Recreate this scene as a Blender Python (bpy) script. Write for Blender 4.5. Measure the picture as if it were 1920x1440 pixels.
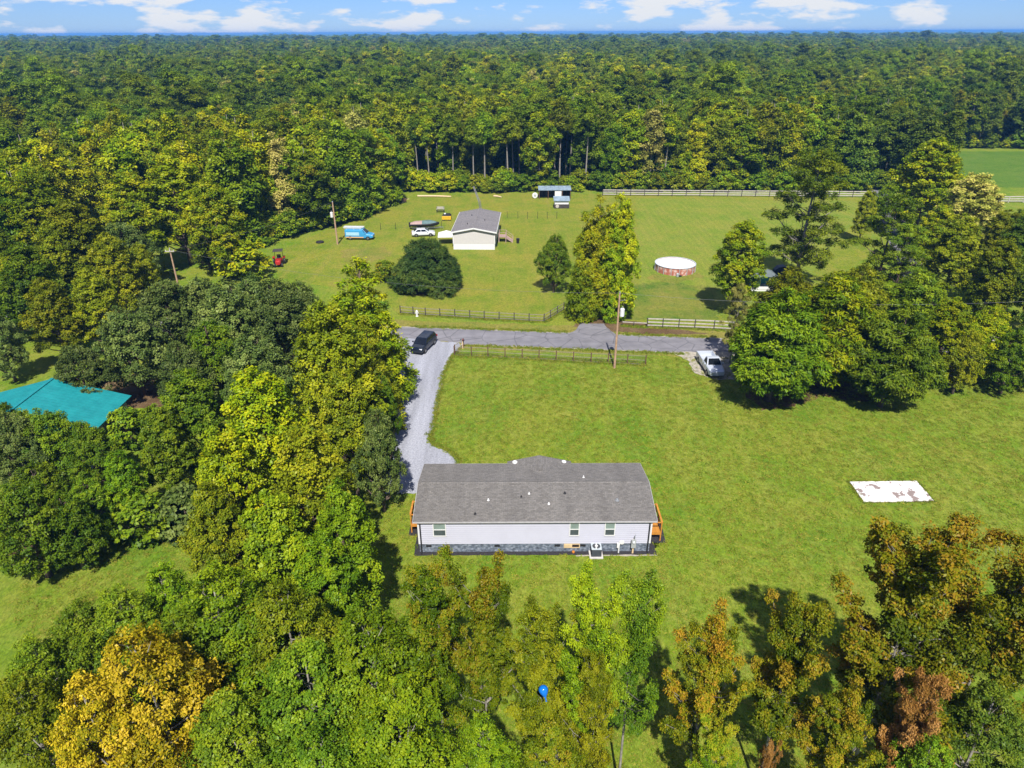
import bpy, math, random
import numpy as np
from mathutils import Vector, Matrix

for o in list(bpy.data.objects):
    bpy.data.objects.remove(o)
scene = bpy.context.scene
col = scene.collection
R = math.radians

# ------------------------------------------------------------------ camera, sky, sun, exposure
CAM_H, PITCH, ROLL, FPX = 36.0, R(27.25), R(-0.22), 1280.0
cam_data = bpy.data.cameras.new('camera')
cam_data.sensor_width = 36.0
cam_data.lens = 36.0 * FPX / 1920.0
cam_data.clip_start = 0.5
cam_data.clip_end = 40000.0
cam = bpy.data.objects.new('camera', cam_data)
col.objects.link(cam)
cam.matrix_world = Matrix.Translation((0, 0, CAM_H)) @ Matrix.Rotation(R(90) - PITCH, 4, 'X') @ Matrix.Rotation(ROLL, 4, 'Z')
scene.camera = cam

SUN_EL = R(52.0)            # the sun stands behind the camera
world = bpy.data.worlds.new('World')
scene.world = world
world.use_nodes = True
wn, wl = world.node_tree.nodes, world.node_tree.links
wn.clear()
w_out = wn.new('ShaderNodeOutputWorld')
w_bg = wn.new('ShaderNodeBackground')
w_bg.inputs['Strength'].default_value = 0.071
sky = wn.new('ShaderNodeTexSky')
sky.sky_type = 'NISHITA'
sky.sun_disc = False
sky.sun_elevation = SUN_EL
sky.sun_rotation = R(180)
sky.altitude = 0
sky.air_density = 1.0
sky.dust_density = 0.0
sky.ozone_density = 4.0
# fair weather cumulus: noise over the view direction, long and flat near the horizon, all round the sky
tc = wn.new('ShaderNodeTexCoord')
def wnode(t, **kw):
    n = wn.new(t)
    for k, v in kw.items():
        setattr(n, k, v)
    return n
def wmath(op, a, b=None, c=None):
    n = wnode('ShaderNodeMath', operation=op)
    for i, v in enumerate((a, b, c)):
        if v is None:
            continue
        if isinstance(v, (int, float)):
            n.inputs[i].default_value = v
        else:
            wl.new(v, n.inputs[i])
    return n.outputs[0]
wsep = wnode('ShaderNodeSeparateXYZ')
wl.new(tc.outputs['Generated'], wsep.inputs[0])
cz = wmath('MAXIMUM', wsep.outputs[2], 0.0)
wcomb = wnode('ShaderNodeCombineXYZ')
wl.new(wmath('MULTIPLY', wsep.outputs[0], 13.0), wcomb.inputs[0])
wl.new(wmath('MULTIPLY', wsep.outputs[1], 13.0), wcomb.inputs[1])
wl.new(wmath('MULTIPLY', cz, 46.0), wcomb.inputs[2])
cn = wnode('ShaderNodeTexNoise')
cn.inputs['Scale'].default_value = 1.0
cn.inputs['Detail'].default_value = 7.0
cn.inputs['Roughness'].default_value = 0.56
wl.new(wcomb.outputs[0], cn.inputs['Vector'])
cn2 = wnode('ShaderNodeTexNoise')
cn2.inputs['Scale'].default_value = 0.32
cn2.inputs['Detail'].default_value = 2.0
wl.new(wcomb.outputs[0], cn2.inputs['Vector'])
csum = wmath('ADD', wmath('MULTIPLY', cn.outputs[0], 0.75), wmath('MULTIPLY', cn2.outputs[0], 0.42))
cramp = wnode('ShaderNodeValToRGB')
cramp.color_ramp.elements[0].position = 0.585
cramp.color_ramp.elements[1].position = 0.65
wl.new(csum, cramp.inputs[0])
blue = wnode('ShaderNodeMix', data_type='RGBA', blend_type='MULTIPLY')
blue.inputs[0].default_value = 1.0
wl.new(sky.outputs[0], blue.inputs[6])
blue.inputs[7].default_value = (0.33, 0.50, 0.94, 1)
cmix = wnode('ShaderNodeMix', data_type='RGBA')
wl.new(cramp.outputs[0], cmix.inputs[0])
wl.new(blue.outputs[2], cmix.inputs[6])
cmix.inputs[7].default_value = (6.0, 6.2, 6.5, 1)
wl.new(cmix.outputs[2], w_bg.inputs[0])
wl.new(w_bg.outputs[0], w_out.inputs[0])

sun_data = bpy.data.lights.new('sun', 'SUN')
sun_data.energy = 4.8
sun_data.angle = R(0.53)
sun_data.color = (1.0, 0.955, 0.88)
sun = bpy.data.objects.new('sun', sun_data)
col.objects.link(sun)
sun.rotation_euler = (R(90) - SUN_EL, 0, 0)      # light travels along +Y and down
sun.location = (0, -40, 90)

vs = scene.view_settings
vs.view_transform = 'Standard'
vs.look = 'None'
vs.exposure = 0.95
vs.gamma = 1.0
vs.use_curve_mapping = False
scene.cycles.max_bounces = 8
scene.cycles.diffuse_bounces = 4
scene.cycles.glossy_bounces = 2
scene.cycles.transmission_bounces = 3
scene.cycles.volume_bounces = 0
scene.cycles.transparent_max_bounces = 6
scene.cycles.sample_clamp_indirect = 4.0

# ------------------------------------------------------------------ from a direction of view to a place on the ground
def ray(px, py):
    a, b = px - 960.0, 720.0 - py
    u = (a * math.cos(ROLL) - b * math.sin(ROLL)) / FPX
    v = (a * math.sin(ROLL) + b * math.cos(ROLL)) / FPX
    return (u, math.cos(PITCH) + v * math.sin(PITCH), -math.sin(PITCH) + v * math.cos(PITCH))
def G(px, py, h=0.0):
    d = ray(px, py)
    t = (h - CAM_H) / d[2]
    return (d[0] * t, d[1] * t)

# ------------------------------------------------------------------ materials
K = 0.68      # keeps every surface inside its real-world reflectance at this exposure
def kc(c):
    return tuple(x * K for x in c)
def new_mat(name):
    m = bpy.data.materials.new(name)
    m.use_nodes = True
    nt = m.node_tree
    return m, nt, nt.nodes['Principled BSDF']
def plain(name, c, rough=0.6, metal=0.0, var=0.12, scale=3.0, coat=0.0, spec=0.4, bump=0.0, bscale=30.0, streak=None, cracks=0.0):
    c = kc(c)
    m, nt, b = new_mat(name)
    N, L = nt.nodes, nt.links
    t = N.new('ShaderNodeTexCoord')
    n = N.new('ShaderNodeTexNoise')
    n.inputs['Scale'].default_value = scale
    n.inputs['Detail'].default_value = 5
    L.new(t.outputs['Object'], n.inputs['Vector'])
    r = N.new('ShaderNodeValToRGB')
    r.color_ramp.elements[0].position = 0.3
    r.color_ramp.elements[1].position = 0.7
    r.color_ramp.elements[0].color = tuple(x * (1 - var) for x in c) + (1,)
    r.color_ramp.elements[1].color = tuple(min(1, x * (1 + var)) for x in c) + (1,)
    L.new(n.outputs[0], r.inputs[0])
    colour = r.outputs[0]
    def times(c0, c1):
        mm = N.new('ShaderNodeMix')
        mm.data_type = 'RGBA'
        mm.blend_type = 'MULTIPLY'
        mm.inputs[0].default_value = 1.0
        L.new(c0, mm.inputs[6])
        L.new(c1, mm.inputs[7])
        return mm.outputs[2]
    if streak:
        mp = N.new('ShaderNodeMapping')
        mp.inputs['Scale'].default_value = (streak[0], streak[1], 1)
        L.new(t.outputs['Object'], mp.inputs[0])
        sn = N.new('ShaderNodeTexNoise')
        sn.inputs['Scale'].default_value = 1.0
        sn.inputs['Detail'].default_value = 4
        L.new(mp.outputs[0], sn.inputs['Vector'])
        sr = ramp(N, [(0.35, (1 - streak[2],) * 3), (0.65, (1 + streak[2],) * 3)])
        L.new(sn.outputs[0], sr.inputs[0])
        colour = times(colour, sr.outputs[0])
    if cracks:
        vo = N.new('ShaderNodeTexVoronoi')
        vo.feature = 'DISTANCE_TO_EDGE'
        vo.inputs['Scale'].default_value = cracks
        L.new(t.outputs['Object'], vo.inputs['Vector'])
        cr = ramp(N, [(0.0, (0.55,) * 3), (0.025, (1.0,) * 3)])
        L.new(vo.outputs['Distance'], cr.inputs[0])
        colour = times(colour, cr.outputs[0])
    L.new(colour, b.inputs['Base Color'])
    b.inputs['Roughness'].default_value = rough
    b.inputs['Metallic'].default_value = metal
    b.inputs['Coat Weight'].default_value = coat
    b.inputs['Specular IOR Level'].default_value = spec
    if bump:
        n2 = N.new('ShaderNodeTexNoise')
        n2.inputs['Scale'].default_value = bscale
        n2.inputs['Detail'].default_value = 4
        L.new(t.outputs['Object'], n2.inputs['Vector'])
        bp = N.new('ShaderNodeBump')
        bp.inputs['Strength'].default_value = bump
        bp.inputs['Distance'].default_value = 0.05
        L.new(n2.outputs[0], bp.inputs['Height'])
        L.new(bp.outputs[0], b.inputs['Normal'])
    return m

def ramp(N, stops):
    r = N.new('ShaderNodeValToRGB')
    e = r.color_ramp.elements
    while len(e) < len(stops):
        e.new(0.5)
    for i, (p, c) in enumerate(stops):
        e[i].position = p
        e[i].color = tuple(c) + (1,)
    return r

def leaf_mat(name, stops, trans=0.27, gloss=0.006, hue=0.012, val=0.30):
    m = bpy.data.materials.new(name)
    m.use_nodes = True
    nt = m.node_tree
    N, L = nt.nodes, nt.links
    N.clear()
    out = N.new('ShaderNodeOutputMaterial')
    at = N.new('ShaderNodeAttribute')
    at.attribute_name = 'tint'
    rp = ramp(N, stops)
    L.new(at.outputs['Fac'], rp.inputs[0])
    oi = N.new('ShaderNodeObjectInfo')
    hs = N.new('ShaderNodeHueSaturation')
    mr = N.new('ShaderNodeMapRange')
    mr.inputs[3].default_value = 0.5 - hue
    mr.inputs[4].default_value = 0.5 + hue
    L.new(oi.outputs['Random'], mr.inputs[0])
    L.new(mr.outputs[0], hs.inputs['Hue'])
    wn_ = N.new('ShaderNodeTexWhiteNoise')
    wn_.noise_dimensions = '1D'
    L.new(oi.outputs['Random'], wn_.inputs['W'])
    mv = N.new('ShaderNodeMapRange')
    mv.inputs[3].default_value = 1 - val
    mv.inputs[4].default_value = 1 + val
    L.new(wn_.outputs[0], mv.inputs[0])
    L.new(mv.outputs[0], hs.inputs['Value'])
    L.new(rp.outputs[0], hs.inputs['Color'])
    d = N.new('ShaderNodeBsdfDiffuse')
    t = N.new('ShaderNodeBsdfTranslucent')
    g = N.new('ShaderNodeBsdfGlossy')
    g.inputs['Roughness'].default_value = 0.42
    g.inputs['Color'].default_value = (0.9, 0.95, 0.9, 1)
    L.new(hs.outputs[0], d.inputs[0])
    L.new(hs.outputs[0], t.inputs[0])
    m1 = N.new('ShaderNodeMixShader')
    m1.inputs[0].default_value = trans
    L.new(d.outputs[0], m1.inputs[1])
    L.new(t.outputs[0], m1.inputs[2])
    m2 = N.new('ShaderNodeMixShader')
    m2.inputs[0].default_value = gloss
    L.new(m1.outputs[0], m2.inputs[1])
    L.new(g.outputs[0], m2.inputs[2])
    L.new(m2.outputs[0], out.inputs[0])
    return m

def ground_mat(name, a, b, c, dry, fine=9.0, stripes=None):
    """grass: three greens by patch, dry straw flecks, fine relief; stripes = mowing passes along Y"""
    a, b, c, dry = map(kc, (a, b, c, dry))
    m, nt, bs = new_mat(name)
    N, L = nt.nodes, nt.links
    t = N.new('ShaderNodeTexCoord')
    def noise(s, d=6, r=0.55, dist=0.0):
        n = N.new('ShaderNodeTexNoise')
        n.inputs['Scale'].default_value = s
        n.inputs['Detail'].default_value = d
        n.inputs['Roughness'].default_value = r
        n.inputs['Distortion'].default_value = dist
        L.new(t.outputs['Object'], n.inputs['Vector'])
        return n.outputs[0]
    big = ramp(N, [(0.38, a), (0.50, b), (0.62, c)])
    L.new(noise(0.13, 9, 0.66, 0.5), big.inputs[0])
    fl = ramp(N, [(0.45, (0, 0, 0)), (0.72, (1, 1, 1))])
    L.new(noise(0.42, 9, 0.72, 0.8), fl.inputs[0])
    mx = N.new('ShaderNodeMix')
    mx.data_type = 'RGBA'
    sc = N.new('ShaderNodeMath')
    sc.operation = 'MULTIPLY'
    sc.inputs[1].default_value = 0.55
    L.new(fl.outputs[0], sc.inputs[0])
    L.new(sc.outputs[0], mx.inputs[0])
    L.new(big.outputs[0], mx.inputs[6])
    mx.inputs[7].default_value = tuple(dry) + (1,)
    # long faint passes of a mower and of wheels
    ms_ = N.new('ShaderNodeMapping')
    ms_.inputs['Scale'].default_value = (0.55, 0.045, 1.0)
    ms_.inputs['Rotation'].default_value = (0, 0, -0.12)
    L.new(t.outputs['Object'], ms_.inputs[0])
    sn = N.new('ShaderNodeTexNoise')
    sn.inputs['Scale'].default_value = 1.0
    sn.inputs['Detail'].default_value = 5
    sn.inputs['Roughness'].default_value = 0.6
    L.new(ms_.outputs[0], sn.inputs['Vector'])
    sr = ramp(N, [(0.50, (0, 0, 0)), (0.66, (0.5, 0.5, 0.5))])
    L.new(sn.outputs[0], sr.inputs[0])
    mx2 = N.new('ShaderNodeMix')
    mx2.data_type = 'RGBA'
    L.new(sr.outputs[0], mx2.inputs[0])
    L.new(mx.outputs[2], mx2.inputs[6])
    mx2.inputs[7].default_value = tuple(0.6 * d + 0.4 * g for d, g in zip(dry, c)) + (1,)
    mx = mx2
    mp = N.new('ShaderNodeMapping')
    mp.inputs['Scale'].default_value = (1.0, 0.55, 1.0)
    mp.inputs['Rotation'].default_value = (0, 0, 0.5)
    L.new(t.outputs['Object'], mp.inputs[0])
    fn = N.new('ShaderNodeTexNoise')
    fn.inputs['Scale'].default_value = fine * 0.45
    fn.inputs['Detail'].default_value = 7
    fn.inputs['Roughness'].default_value = 0.75
    fn.inputs['Distortion'].default_value = 1.2
    L.new(mp.outputs[0], fn.inputs['Vector'])
    fr = ramp(N, [(0.36, (0.60, 0.64, 0.55)), (0.64, (1.36, 1.32, 1.40))])
    L.new(fn.outputs[0], fr.inputs[0])
    ml = N.new('ShaderNodeMix')
    ml.data_type = 'RGBA'
    ml.blend_type = 'MULTIPLY'
    ml.inputs[0].default_value = 1.0
    L.new(mx.outputs[2], ml.inputs[6])
    L.new(fr.outputs[0], ml.inputs[7])
    colour = ml.outputs[2]
    if stripes:
        wv = N.new('ShaderNodeTexWave')
        wv.wave_type = 'BANDS'
        wv.bands_direction = 'X'
        wv.inputs['Scale'].default_value = stripes
        wv.inputs['Distortion'].default_value = 0.8
        wv.inputs['Detail'].default_value = 2
        L.new(t.outputs['Object'], wv.inputs['Vector'])
        wr = ramp(N, [(0.2, (0.96, 0.97, 0.955)), (0.8, (1.035, 1.03, 1.035))])
        L.new(wv.outputs[1], wr.inputs[0])
        m3 = N.new('ShaderNodeMix')
        m3.data_type = 'RGBA'
        m3.blend_type = 'MULTIPLY'
        m3.inputs[0].default_value = 1.0
        L.new(colour, m3.inputs[6])
        L.new(wr.outputs[0], m3.inputs[7])
        colour = m3.outputs[2]
    L.new(colour, bs.inputs['Base Color'])
    bs.inputs['Roughness'].default_value = 0.9
    bs.inputs['Specular IOR Level'].default_value = 0.1
    bp = N.new('ShaderNodeBump')
    bp.inputs['Strength'].default_value = 0.7
    bp.inputs['Distance'].default_value = 0.12
    L.new(fn.outputs[0], bp.inputs['Height'])
    L.new(bp.outputs[0], bs.inputs['Normal'])
    return m

M = {}
M['lawn'] = ground_mat('lawn_grass', (0.122, 0.224, 0.013), (0.166, 0.246, 0.017), (0.212, 0.252, 0.024), (0.300, 0.280, 0.056))
M['field'] = ground_mat('field_grass', (0.140, 0.212, 0.014), (0.190, 0.238, 0.020), (0.240, 0.244, 0.028), (0.31, 0.262, 0.06))
M['stripes'] = ground_mat('mown_field_grass', (0.150, 0.232, 0.020), (0.192, 0.252, 0.027), (0.230, 0.258, 0.034), (0.29, 0.27, 0.06), stripes=0.24)
M['rough'] = ground_mat('rough_field_grass', (0.085, 0.160, 0.016), (0.135, 0.195, 0.022), (0.200, 0.215, 0.032), (0.27, 0.235, 0.06))
M['crop'] = ground_mat('crop_green', (0.080, 0.170, 0.016), (0.097, 0.188, 0.019), (0.118, 0.200, 0.024), (0.15, 0.205, 0.035))
M['verge'] = ground_mat('verge_grass', (0.155, 0.20, 0.022), (0.21, 0.215, 0.032), (0.25, 0.22, 0.045), (0.31, 0.255, 0.085))
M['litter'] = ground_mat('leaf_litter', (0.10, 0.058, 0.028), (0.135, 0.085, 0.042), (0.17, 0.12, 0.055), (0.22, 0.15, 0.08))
M['gravel'] = plain('gravel', (0.335, 0.345, 0.395), 0.9, var=0.24, scale=6.0, bump=0.5, bscale=16.0, streak=(1.1, 0.06, 0.16))
M['asphalt'] = plain('worn_asphalt', (0.215, 0.208, 0.228), 0.85, var=0.16, scale=0.7, bump=0.3, bscale=25, streak=(0.05, 0.9, 0.12), cracks=0.32)
M['sand'] = plain('sandy_road_edge', (0.40, 0.36, 0.29), 0.9, var=0.28, scale=2.5, bump=0.4)
M['mulch'] = plain('black_weed_cloth', (0.030, 0.027, 0.032), 0.9, var=0.35, scale=6, bump=0.5)
M['concrete'] = plain('pale_concrete', (0.60, 0.57, 0.55), 0.8, var=0.10, scale=2)
M['siding'] = plain('white_vinyl_siding', (0.535, 0.538, 0.635), 0.45, var=0.03, scale=1.2)
M['white'] = plain('white_trim', (0.78, 0.78, 0.78), 0.4, var=0.03)
M['whitewood'] = plain('weathered_white_rail', (0.50, 0.46, 0.41), 0.7, var=0.18, scale=4)
M['gutter'] = plain('dull_aluminium_gutter', (0.46, 0.45, 0.46), 0.5, var=0.12, scale=6)
M['dark'] = plain('dark_metal', (0.022, 0.022, 0.026), 0.45, var=0.2)
M['darkwood'] = plain('dark_fence_wood', (0.055, 0.048, 0.042), 0.8, var=0.35, scale=5)
M['greyrail'] = plain('grey_weathered_rail', (0.27, 0.24, 0.19), 0.8, var=0.25, scale=5)
M['brownwood'] = plain('brown_post_wood', (0.13, 0.07, 0.042), 0.8, var=0.3, scale=6)
M['lumber'] = plain('orange_treated_lumber', (0.56, 0.235, 0.035), 0.6, var=0.22, scale=5)
M['pole'] = plain('weathered_pole_wood', (0.46, 0.30, 0.19), 0.8, var=0.22, scale=4)
M['steel'] = plain('galvanised_steel', (0.42, 0.44, 0.46), 0.4, metal=0.6, var=0.1)
M['wire'] = plain('wire_grey', (0.14, 0.14, 0.15), 0.5, var=0.1)
M['black_paint'] = plain('black_car_paint', (0.007, 0.012, 0.022), 0.22, var=0.05, coat=0.45, spec=0.35)
M['silver_paint'] = plain('silver_car_paint', (0.62, 0.67, 0.76), 0.3, metal=0.2, var=0.04, coat=0.8)
M['blue_paint'] = plain('sky_blue_van_paint', (0.05, 0.33, 0.62), 0.3, var=0.04, coat=0.6)
M['lightblue'] = plain('pale_blue_graphic', (0.40, 0.66, 0.80), 0.35, var=0.06)
M['orange'] = plain('peach_stripe', (0.72, 0.42, 0.20), 0.4, var=0.05)
M['glass'] = plain('dark_car_glass', (0.010, 0.013, 0.018), 0.08, var=0.05, spec=0.6)
M['tyre'] = plain('tyre_rubber', (0.016, 0.016, 0.016), 0.85, var=0.15)
M['chrome'] = plain('wheel_alloy', (0.45, 0.45, 0.47), 0.3, metal=0.8, var=0.08)
M['lamp'] = plain('clear_lamp_plastic', (0.72, 0.74, 0.78), 0.15, var=0.04)
M['redlamp'] = plain('red_lamp_plastic', (0.35, 0.02, 0.02), 0.2, var=0.04)
M['red'] = plain('red_machine_paint', (0.42, 0.025, 0.02), 0.4, var=0.15)
M['yellow'] = plain('yellow_plastic', (0.72, 0.44, 0.02), 0.45, var=0.08)
M['tarp'] = plain('dark_teal_boat_cover', (0.10, 0.17, 0.17), 0.7, var=0.3, scale=2)
M['tan'] = plain('faded_pink_tan_cover', (0.42, 0.29, 0.26), 0.7, var=0.15)
M['tent'] = plain('white_canopy_cloth', (0.82, 0.82, 0.82), 0.7, var=0.03)
M['balloon'] = plain('blue_balloon_rubber', (0.004, 0.16, 0.62), 0.15, var=0.03, coat=0.5)
M['bark'] = plain('brown_bark', (0.14, 0.10, 0.07), 0.9, var=0.35, scale=5)
M['palebark'] = plain('pale_grey_bark', (0.27, 0.245, 0.21), 0.9, var=0.3, scale=4)
M['tealmetal'] = plain('teal_painted_frame', (0.02, 0.27, 0.28), 0.5, var=0.1)
M['bluetin'] = plain('blue_grey_tin_roof', (0.25, 0.33, 0.40), 0.45, var=0.28, scale=1.5)
M['greysiding'] = plain('pale_grey_wall', (0.50, 0.52, 0.56), 0.6, var=0.05)
M['cream'] = plain('cream_vinyl_siding', (0.60, 0.575, 0.55), 0.5, var=0.03)
M['ply'] = plain('raw_plywood', (0.70, 0.52, 0.30), 0.7, var=0.12)
M['void'] = plain('painted_crawl_space_shade', (0.02, 0.012, 0.008), 0.9)
M['grey_box'] = plain('grey_steel_box', (0.40, 0.42, 0.42), 0.45, var=0.08)

def shingle_mat(name, base, tw=0.30, ch=0.145):
    base = kc(base)
    m, nt, b = new_mat(name)
    N, L = nt.nodes, nt.links
    t = N.new('ShaderNodeTexCoord')
    mp = N.new('ShaderNodeMapping')
    L.new(t.outputs['UV'], mp.inputs[0])
    br = N.new('ShaderNodeTexBrick')
    br.inputs['Scale'].default_value = 1.0
    br.inputs['Brick Width'].default_value = tw
    br.inputs['Row Height'].default_value = ch
    br.inputs['Mortar Size'].default_value = 0.006
    br.inputs['Bias'].default_value = 0.1
    br.inputs['Color1'].default_value = tuple(x * 0.84 for x in base) + (1,)
    br.inputs['Color2'].default_value = tuple(x * 1.16 for x in base) + (1,)
    br.inputs['Mortar'].default_value = tuple(x * 0.6 for x in base) + (1,)
    L.new(mp.outputs[0], br.inputs['Vector'])
    n = N.new('ShaderNodeTexNoise')
    n.inputs['Scale'].default_value = 7.0
    n.inputs['Detail'].default_value = 8
    n.inputs['Roughness'].default_value = 0.7
    L.new(t.outputs['UV'], n.inputs['Vector'])
    rp = ramp(N, [(0.3, (0.72, 0.72, 0.73)), (0.7, (1.30, 1.29, 1.27))])
    L.new(n.outputs[0], rp.inputs[0])
    mx = N.new('ShaderNodeMix')
    mx.data_type = 'RGBA'
    mx.blend_type = 'MULTIPLY'
    mx.inputs[0].default_value = 1.0
    L.new(br.outputs[0], mx.inputs[6])
    L.new(rp.outputs[0], mx.inputs[7])
    mp2 = N.new('ShaderNodeMapping')
    mp2.inputs['Scale'].default_value = (0.9, 0.12, 1)
    L.new(t.outputs['UV'], mp2.inputs[0])
    n2 = N.new('ShaderNodeTexNoise')
    n2.inputs['Scale'].default_value = 1.0
    n2.inputs['Detail'].default_value = 5
    L.new(mp2.outputs[0], n2.inputs['Vector'])
    r2 = ramp(N, [(0.3, (0.88, 0.88, 0.88)), (0.7, (1.10, 1.10, 1.09))])
    L.new(n2.outputs[0], r2.inputs[0])
    mx2 = N.new('ShaderNodeMix')
    mx2.data_type = 'RGBA'
    mx2.blend_type = 'MULTIPLY'
    mx2.inputs[0].default_value = 1.0
    L.new(mx.outputs[2], mx2.inputs[6])
    L.new(r2.outputs[0], mx2.inputs[7])
    L.new(mx2.outputs[2], b.inputs['Base Color'])
    b.inputs['Roughness'].default_value = 0.9
    b.inputs['Specular IOR Level'].default_value = 0.2
    return m
M['shingle'] = shingle_mat('grey_brown_shingles', (0.178, 0.168, 0.160))
M['shingle2'] = shingle_mat('light_grey_shingles', (0.215, 0.203, 0.21))

def stone_mat():
    m, nt, b = new_mat('blue_grey_stone_skirting')
    N, L = nt.nodes, nt.links
    t = N.new('ShaderNodeTexCoord')
    v = N.new('ShaderNodeTexVoronoi')
    v.inputs['Scale'].default_value = 5.0
    L.new(t.outputs['Object'], v.inputs['Vector'])
    n = N.new('ShaderNodeTexNoise')
    n.inputs['Scale'].default_value = 4.0
    n.inputs['Detail'].default_value = 7
    L.new(t.outputs['Object'], n.inputs['Vector'])
    rp = ramp(N, [(0.28, (0.04, 0.046, 0.065)), (0.5, (0.10, 0.122, 0.156)), (0.75, (0.23, 0.25, 0.30))])
    L.new(n.outputs[0], rp.inputs[0])
    L.new(rp.outputs[0], b.inputs['Base Color'])
    b.inputs['Roughness'].default_value = 0.75
    bp = N.new('ShaderNodeBump')
    bp.inputs['Strength'].default_value = 0.9
    bp.inputs['Distance'].default_value = 0.04
    L.new(v.outputs['Distance'], bp.inputs['Height'])
    L.new(bp.outputs[0], b.inputs['Normal'])
    return m
M['stone'] = stone_mat()

def teal_mat():
    m, nt, b = new_mat('teal_standing_seam_roof')
    b.inputs['Base Color'].default_value = (0.012, 0.40, 0.43, 1)
    b.inputs['Roughness'].default_value = 0.5
    N, L = nt.nodes, nt.links
    t = N.new('ShaderNodeTexCoord')
    n = N.new('ShaderNodeTexNoise')
    n.inputs['Scale'].default_value = 1.3
    n.inputs['Detail'].default_value = 6
    L.new(t.outputs['Object'], n.inputs['Vector'])
    rp = ramp(N, [(0.3, (0.004, 0.150, 0.165)), (0.7, (0.008, 0.200, 0.212))])
    L.new(n.outputs[0], rp.inputs[0])
    L.new(rp.outputs[0], b.inputs['Base Color'])
    return m
M['teal'] = teal_mat()

def stained_slab():
    m, nt, b = new_mat('white_slab_with_brown_stains')
    N, L = nt.nodes, nt.links
    t = N.new('ShaderNodeTexCoord')
    n = N.new('ShaderNodeTexNoise')
    n.inputs['Scale'].default_value = 0.9
    n.inputs['Detail'].default_value = 5
    n.inputs['Roughness'].default_value = 0.6
    L.new(t.outputs['Object'], n.inputs['Vector'])
    rp = ramp(N, [(0.0, (0.62, 0.595, 0.58)), (0.565, (0.56, 0.54, 0.525)), (0.585, (0.20, 0.155, 0.14)), (0.8, (0.17, 0.13, 0.12))])
    L.new(n.outputs[0], rp.inputs[0])
    L.new(rp.outputs[0], b.inputs['Base Color'])
    b.inputs['Roughness'].default_value = 0.8
    return m
M['slab'] = stained_slab()

def pool_wall_mat():
    m, nt, b = new_mat('rust_red_pool_wall')
    N, L = nt.nodes, nt.links
    t = N.new('ShaderNodeTexCoord')
    n = N.new('ShaderNodeTexNoise')
    n.inputs['Scale'].default_value = 1.6
    n.inputs['Detail'].default_value = 5
    L.new(t.outputs['Object'], n.inputs['Vector'])
    rp = ramp(N, [(0.35, (0.29, 0.085, 0.055)), (0.50, (0.35, 0.14, 0.10)), (0.62, (0.48, 0.35, 0.32))])
    L.new(n.outputs[0], rp.inputs[0])
    L.new(rp.outputs[0], b.inputs['Base Color'])
    b.inputs['Roughness'].default_value = 0.5
    return m
M['poolwall'] = pool_wall_mat()

LEAF = {
    'green':   leaf_mat('leaf_fresh_green', [(0.0, (0.067, 0.130, 0.0045)), (0.5, (0.125, 0.208, 0.0060)), (1.0, (0.224, 0.293, 0.0075))]),
    'mid':     leaf_mat('leaf_mid_green', [(0.0, (0.054, 0.108, 0.0067)), (0.5, (0.101, 0.172, 0.0075)), (1.0, (0.179, 0.240, 0.0090))]),
    'olive':   leaf_mat('leaf_olive', [(0.0, (0.081, 0.116, 0.0045)), (0.5, (0.157, 0.195, 0.0060)), (1.0, (0.260, 0.264, 0.0090))]),
    'lime':    leaf_mat('leaf_yellow_green', [(0.0, (0.099, 0.164, 0.0037)), (0.5, (0.197, 0.264, 0.0045)), (1.0, (0.358, 0.349, 0.0060))]),
    'gold':    leaf_mat('leaf_golden', [(0.0, (0.150, 0.150, 0.0045)), (0.45, (0.345, 0.270, 0.0068)), (1.0, (0.560, 0.400, 0.0260))], hue=0.003, val=0.12),
    'rust':    leaf_mat('leaf_rust_tinged', [(0.0, (0.072, 0.105, 0.0037)), (0.42, (0.159, 0.172, 0.0053)), (0.80, (0.245, 0.215, 0.0075)), (1.0, (0.300, 0.185, 0.0125))]),
    'turning': leaf_mat('leaf_green_turning', [(0.0, (0.069, 0.125, 0.0045)), (0.5, (0.139, 0.197, 0.0060)), (0.88, (0.230, 0.253, 0.0083)), (1.0, (0.269, 0.218, 0.0120))]),
    'oak':     leaf_mat('leaf_grey_green', [(0.0, (0.054, 0.090, 0.0165)), (0.5, (0.101, 0.148, 0.0285)), (1.0, (0.185, 0.230, 0.0510))]),
    'cedar':   leaf_mat('leaf_dark_cedar', [(0.0, (0.040, 0.074, 0.0150)), (0.5, (0.076, 0.123, 0.0210)), (1.0, (0.151, 0.190, 0.0255))]),
    'pine':    leaf_mat('needle_pine', [(0.0, (0.069, 0.121, 0.0067)), (0.5, (0.129, 0.195, 0.0083)), (1.0, (0.224, 0.278, 0.0120))]),
    'pale':    leaf_mat('leaf_pale_dry', [(0.0, (0.168, 0.190, 0.0263)), (0.5, (0.291, 0.297, 0.0488)), (1.0, (0.437, 0.398, 0.0975))]),
    'deep':    leaf_mat('leaf_deep_forest', [(0.0, (0.047, 0.090, 0.0090)), (0.5, (0.087, 0.139, 0.0112)), (1.0, (0.151, 0.197, 0.0142))]),
    'brown':   leaf_mat('leaf_dead_brown', [(0.0, (0.168, 0.090, 0.0180)), (0.5, (0.291, 0.140, 0.0315)), (1.0, (0.392, 0.207, 0.0600))]),
}

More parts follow.
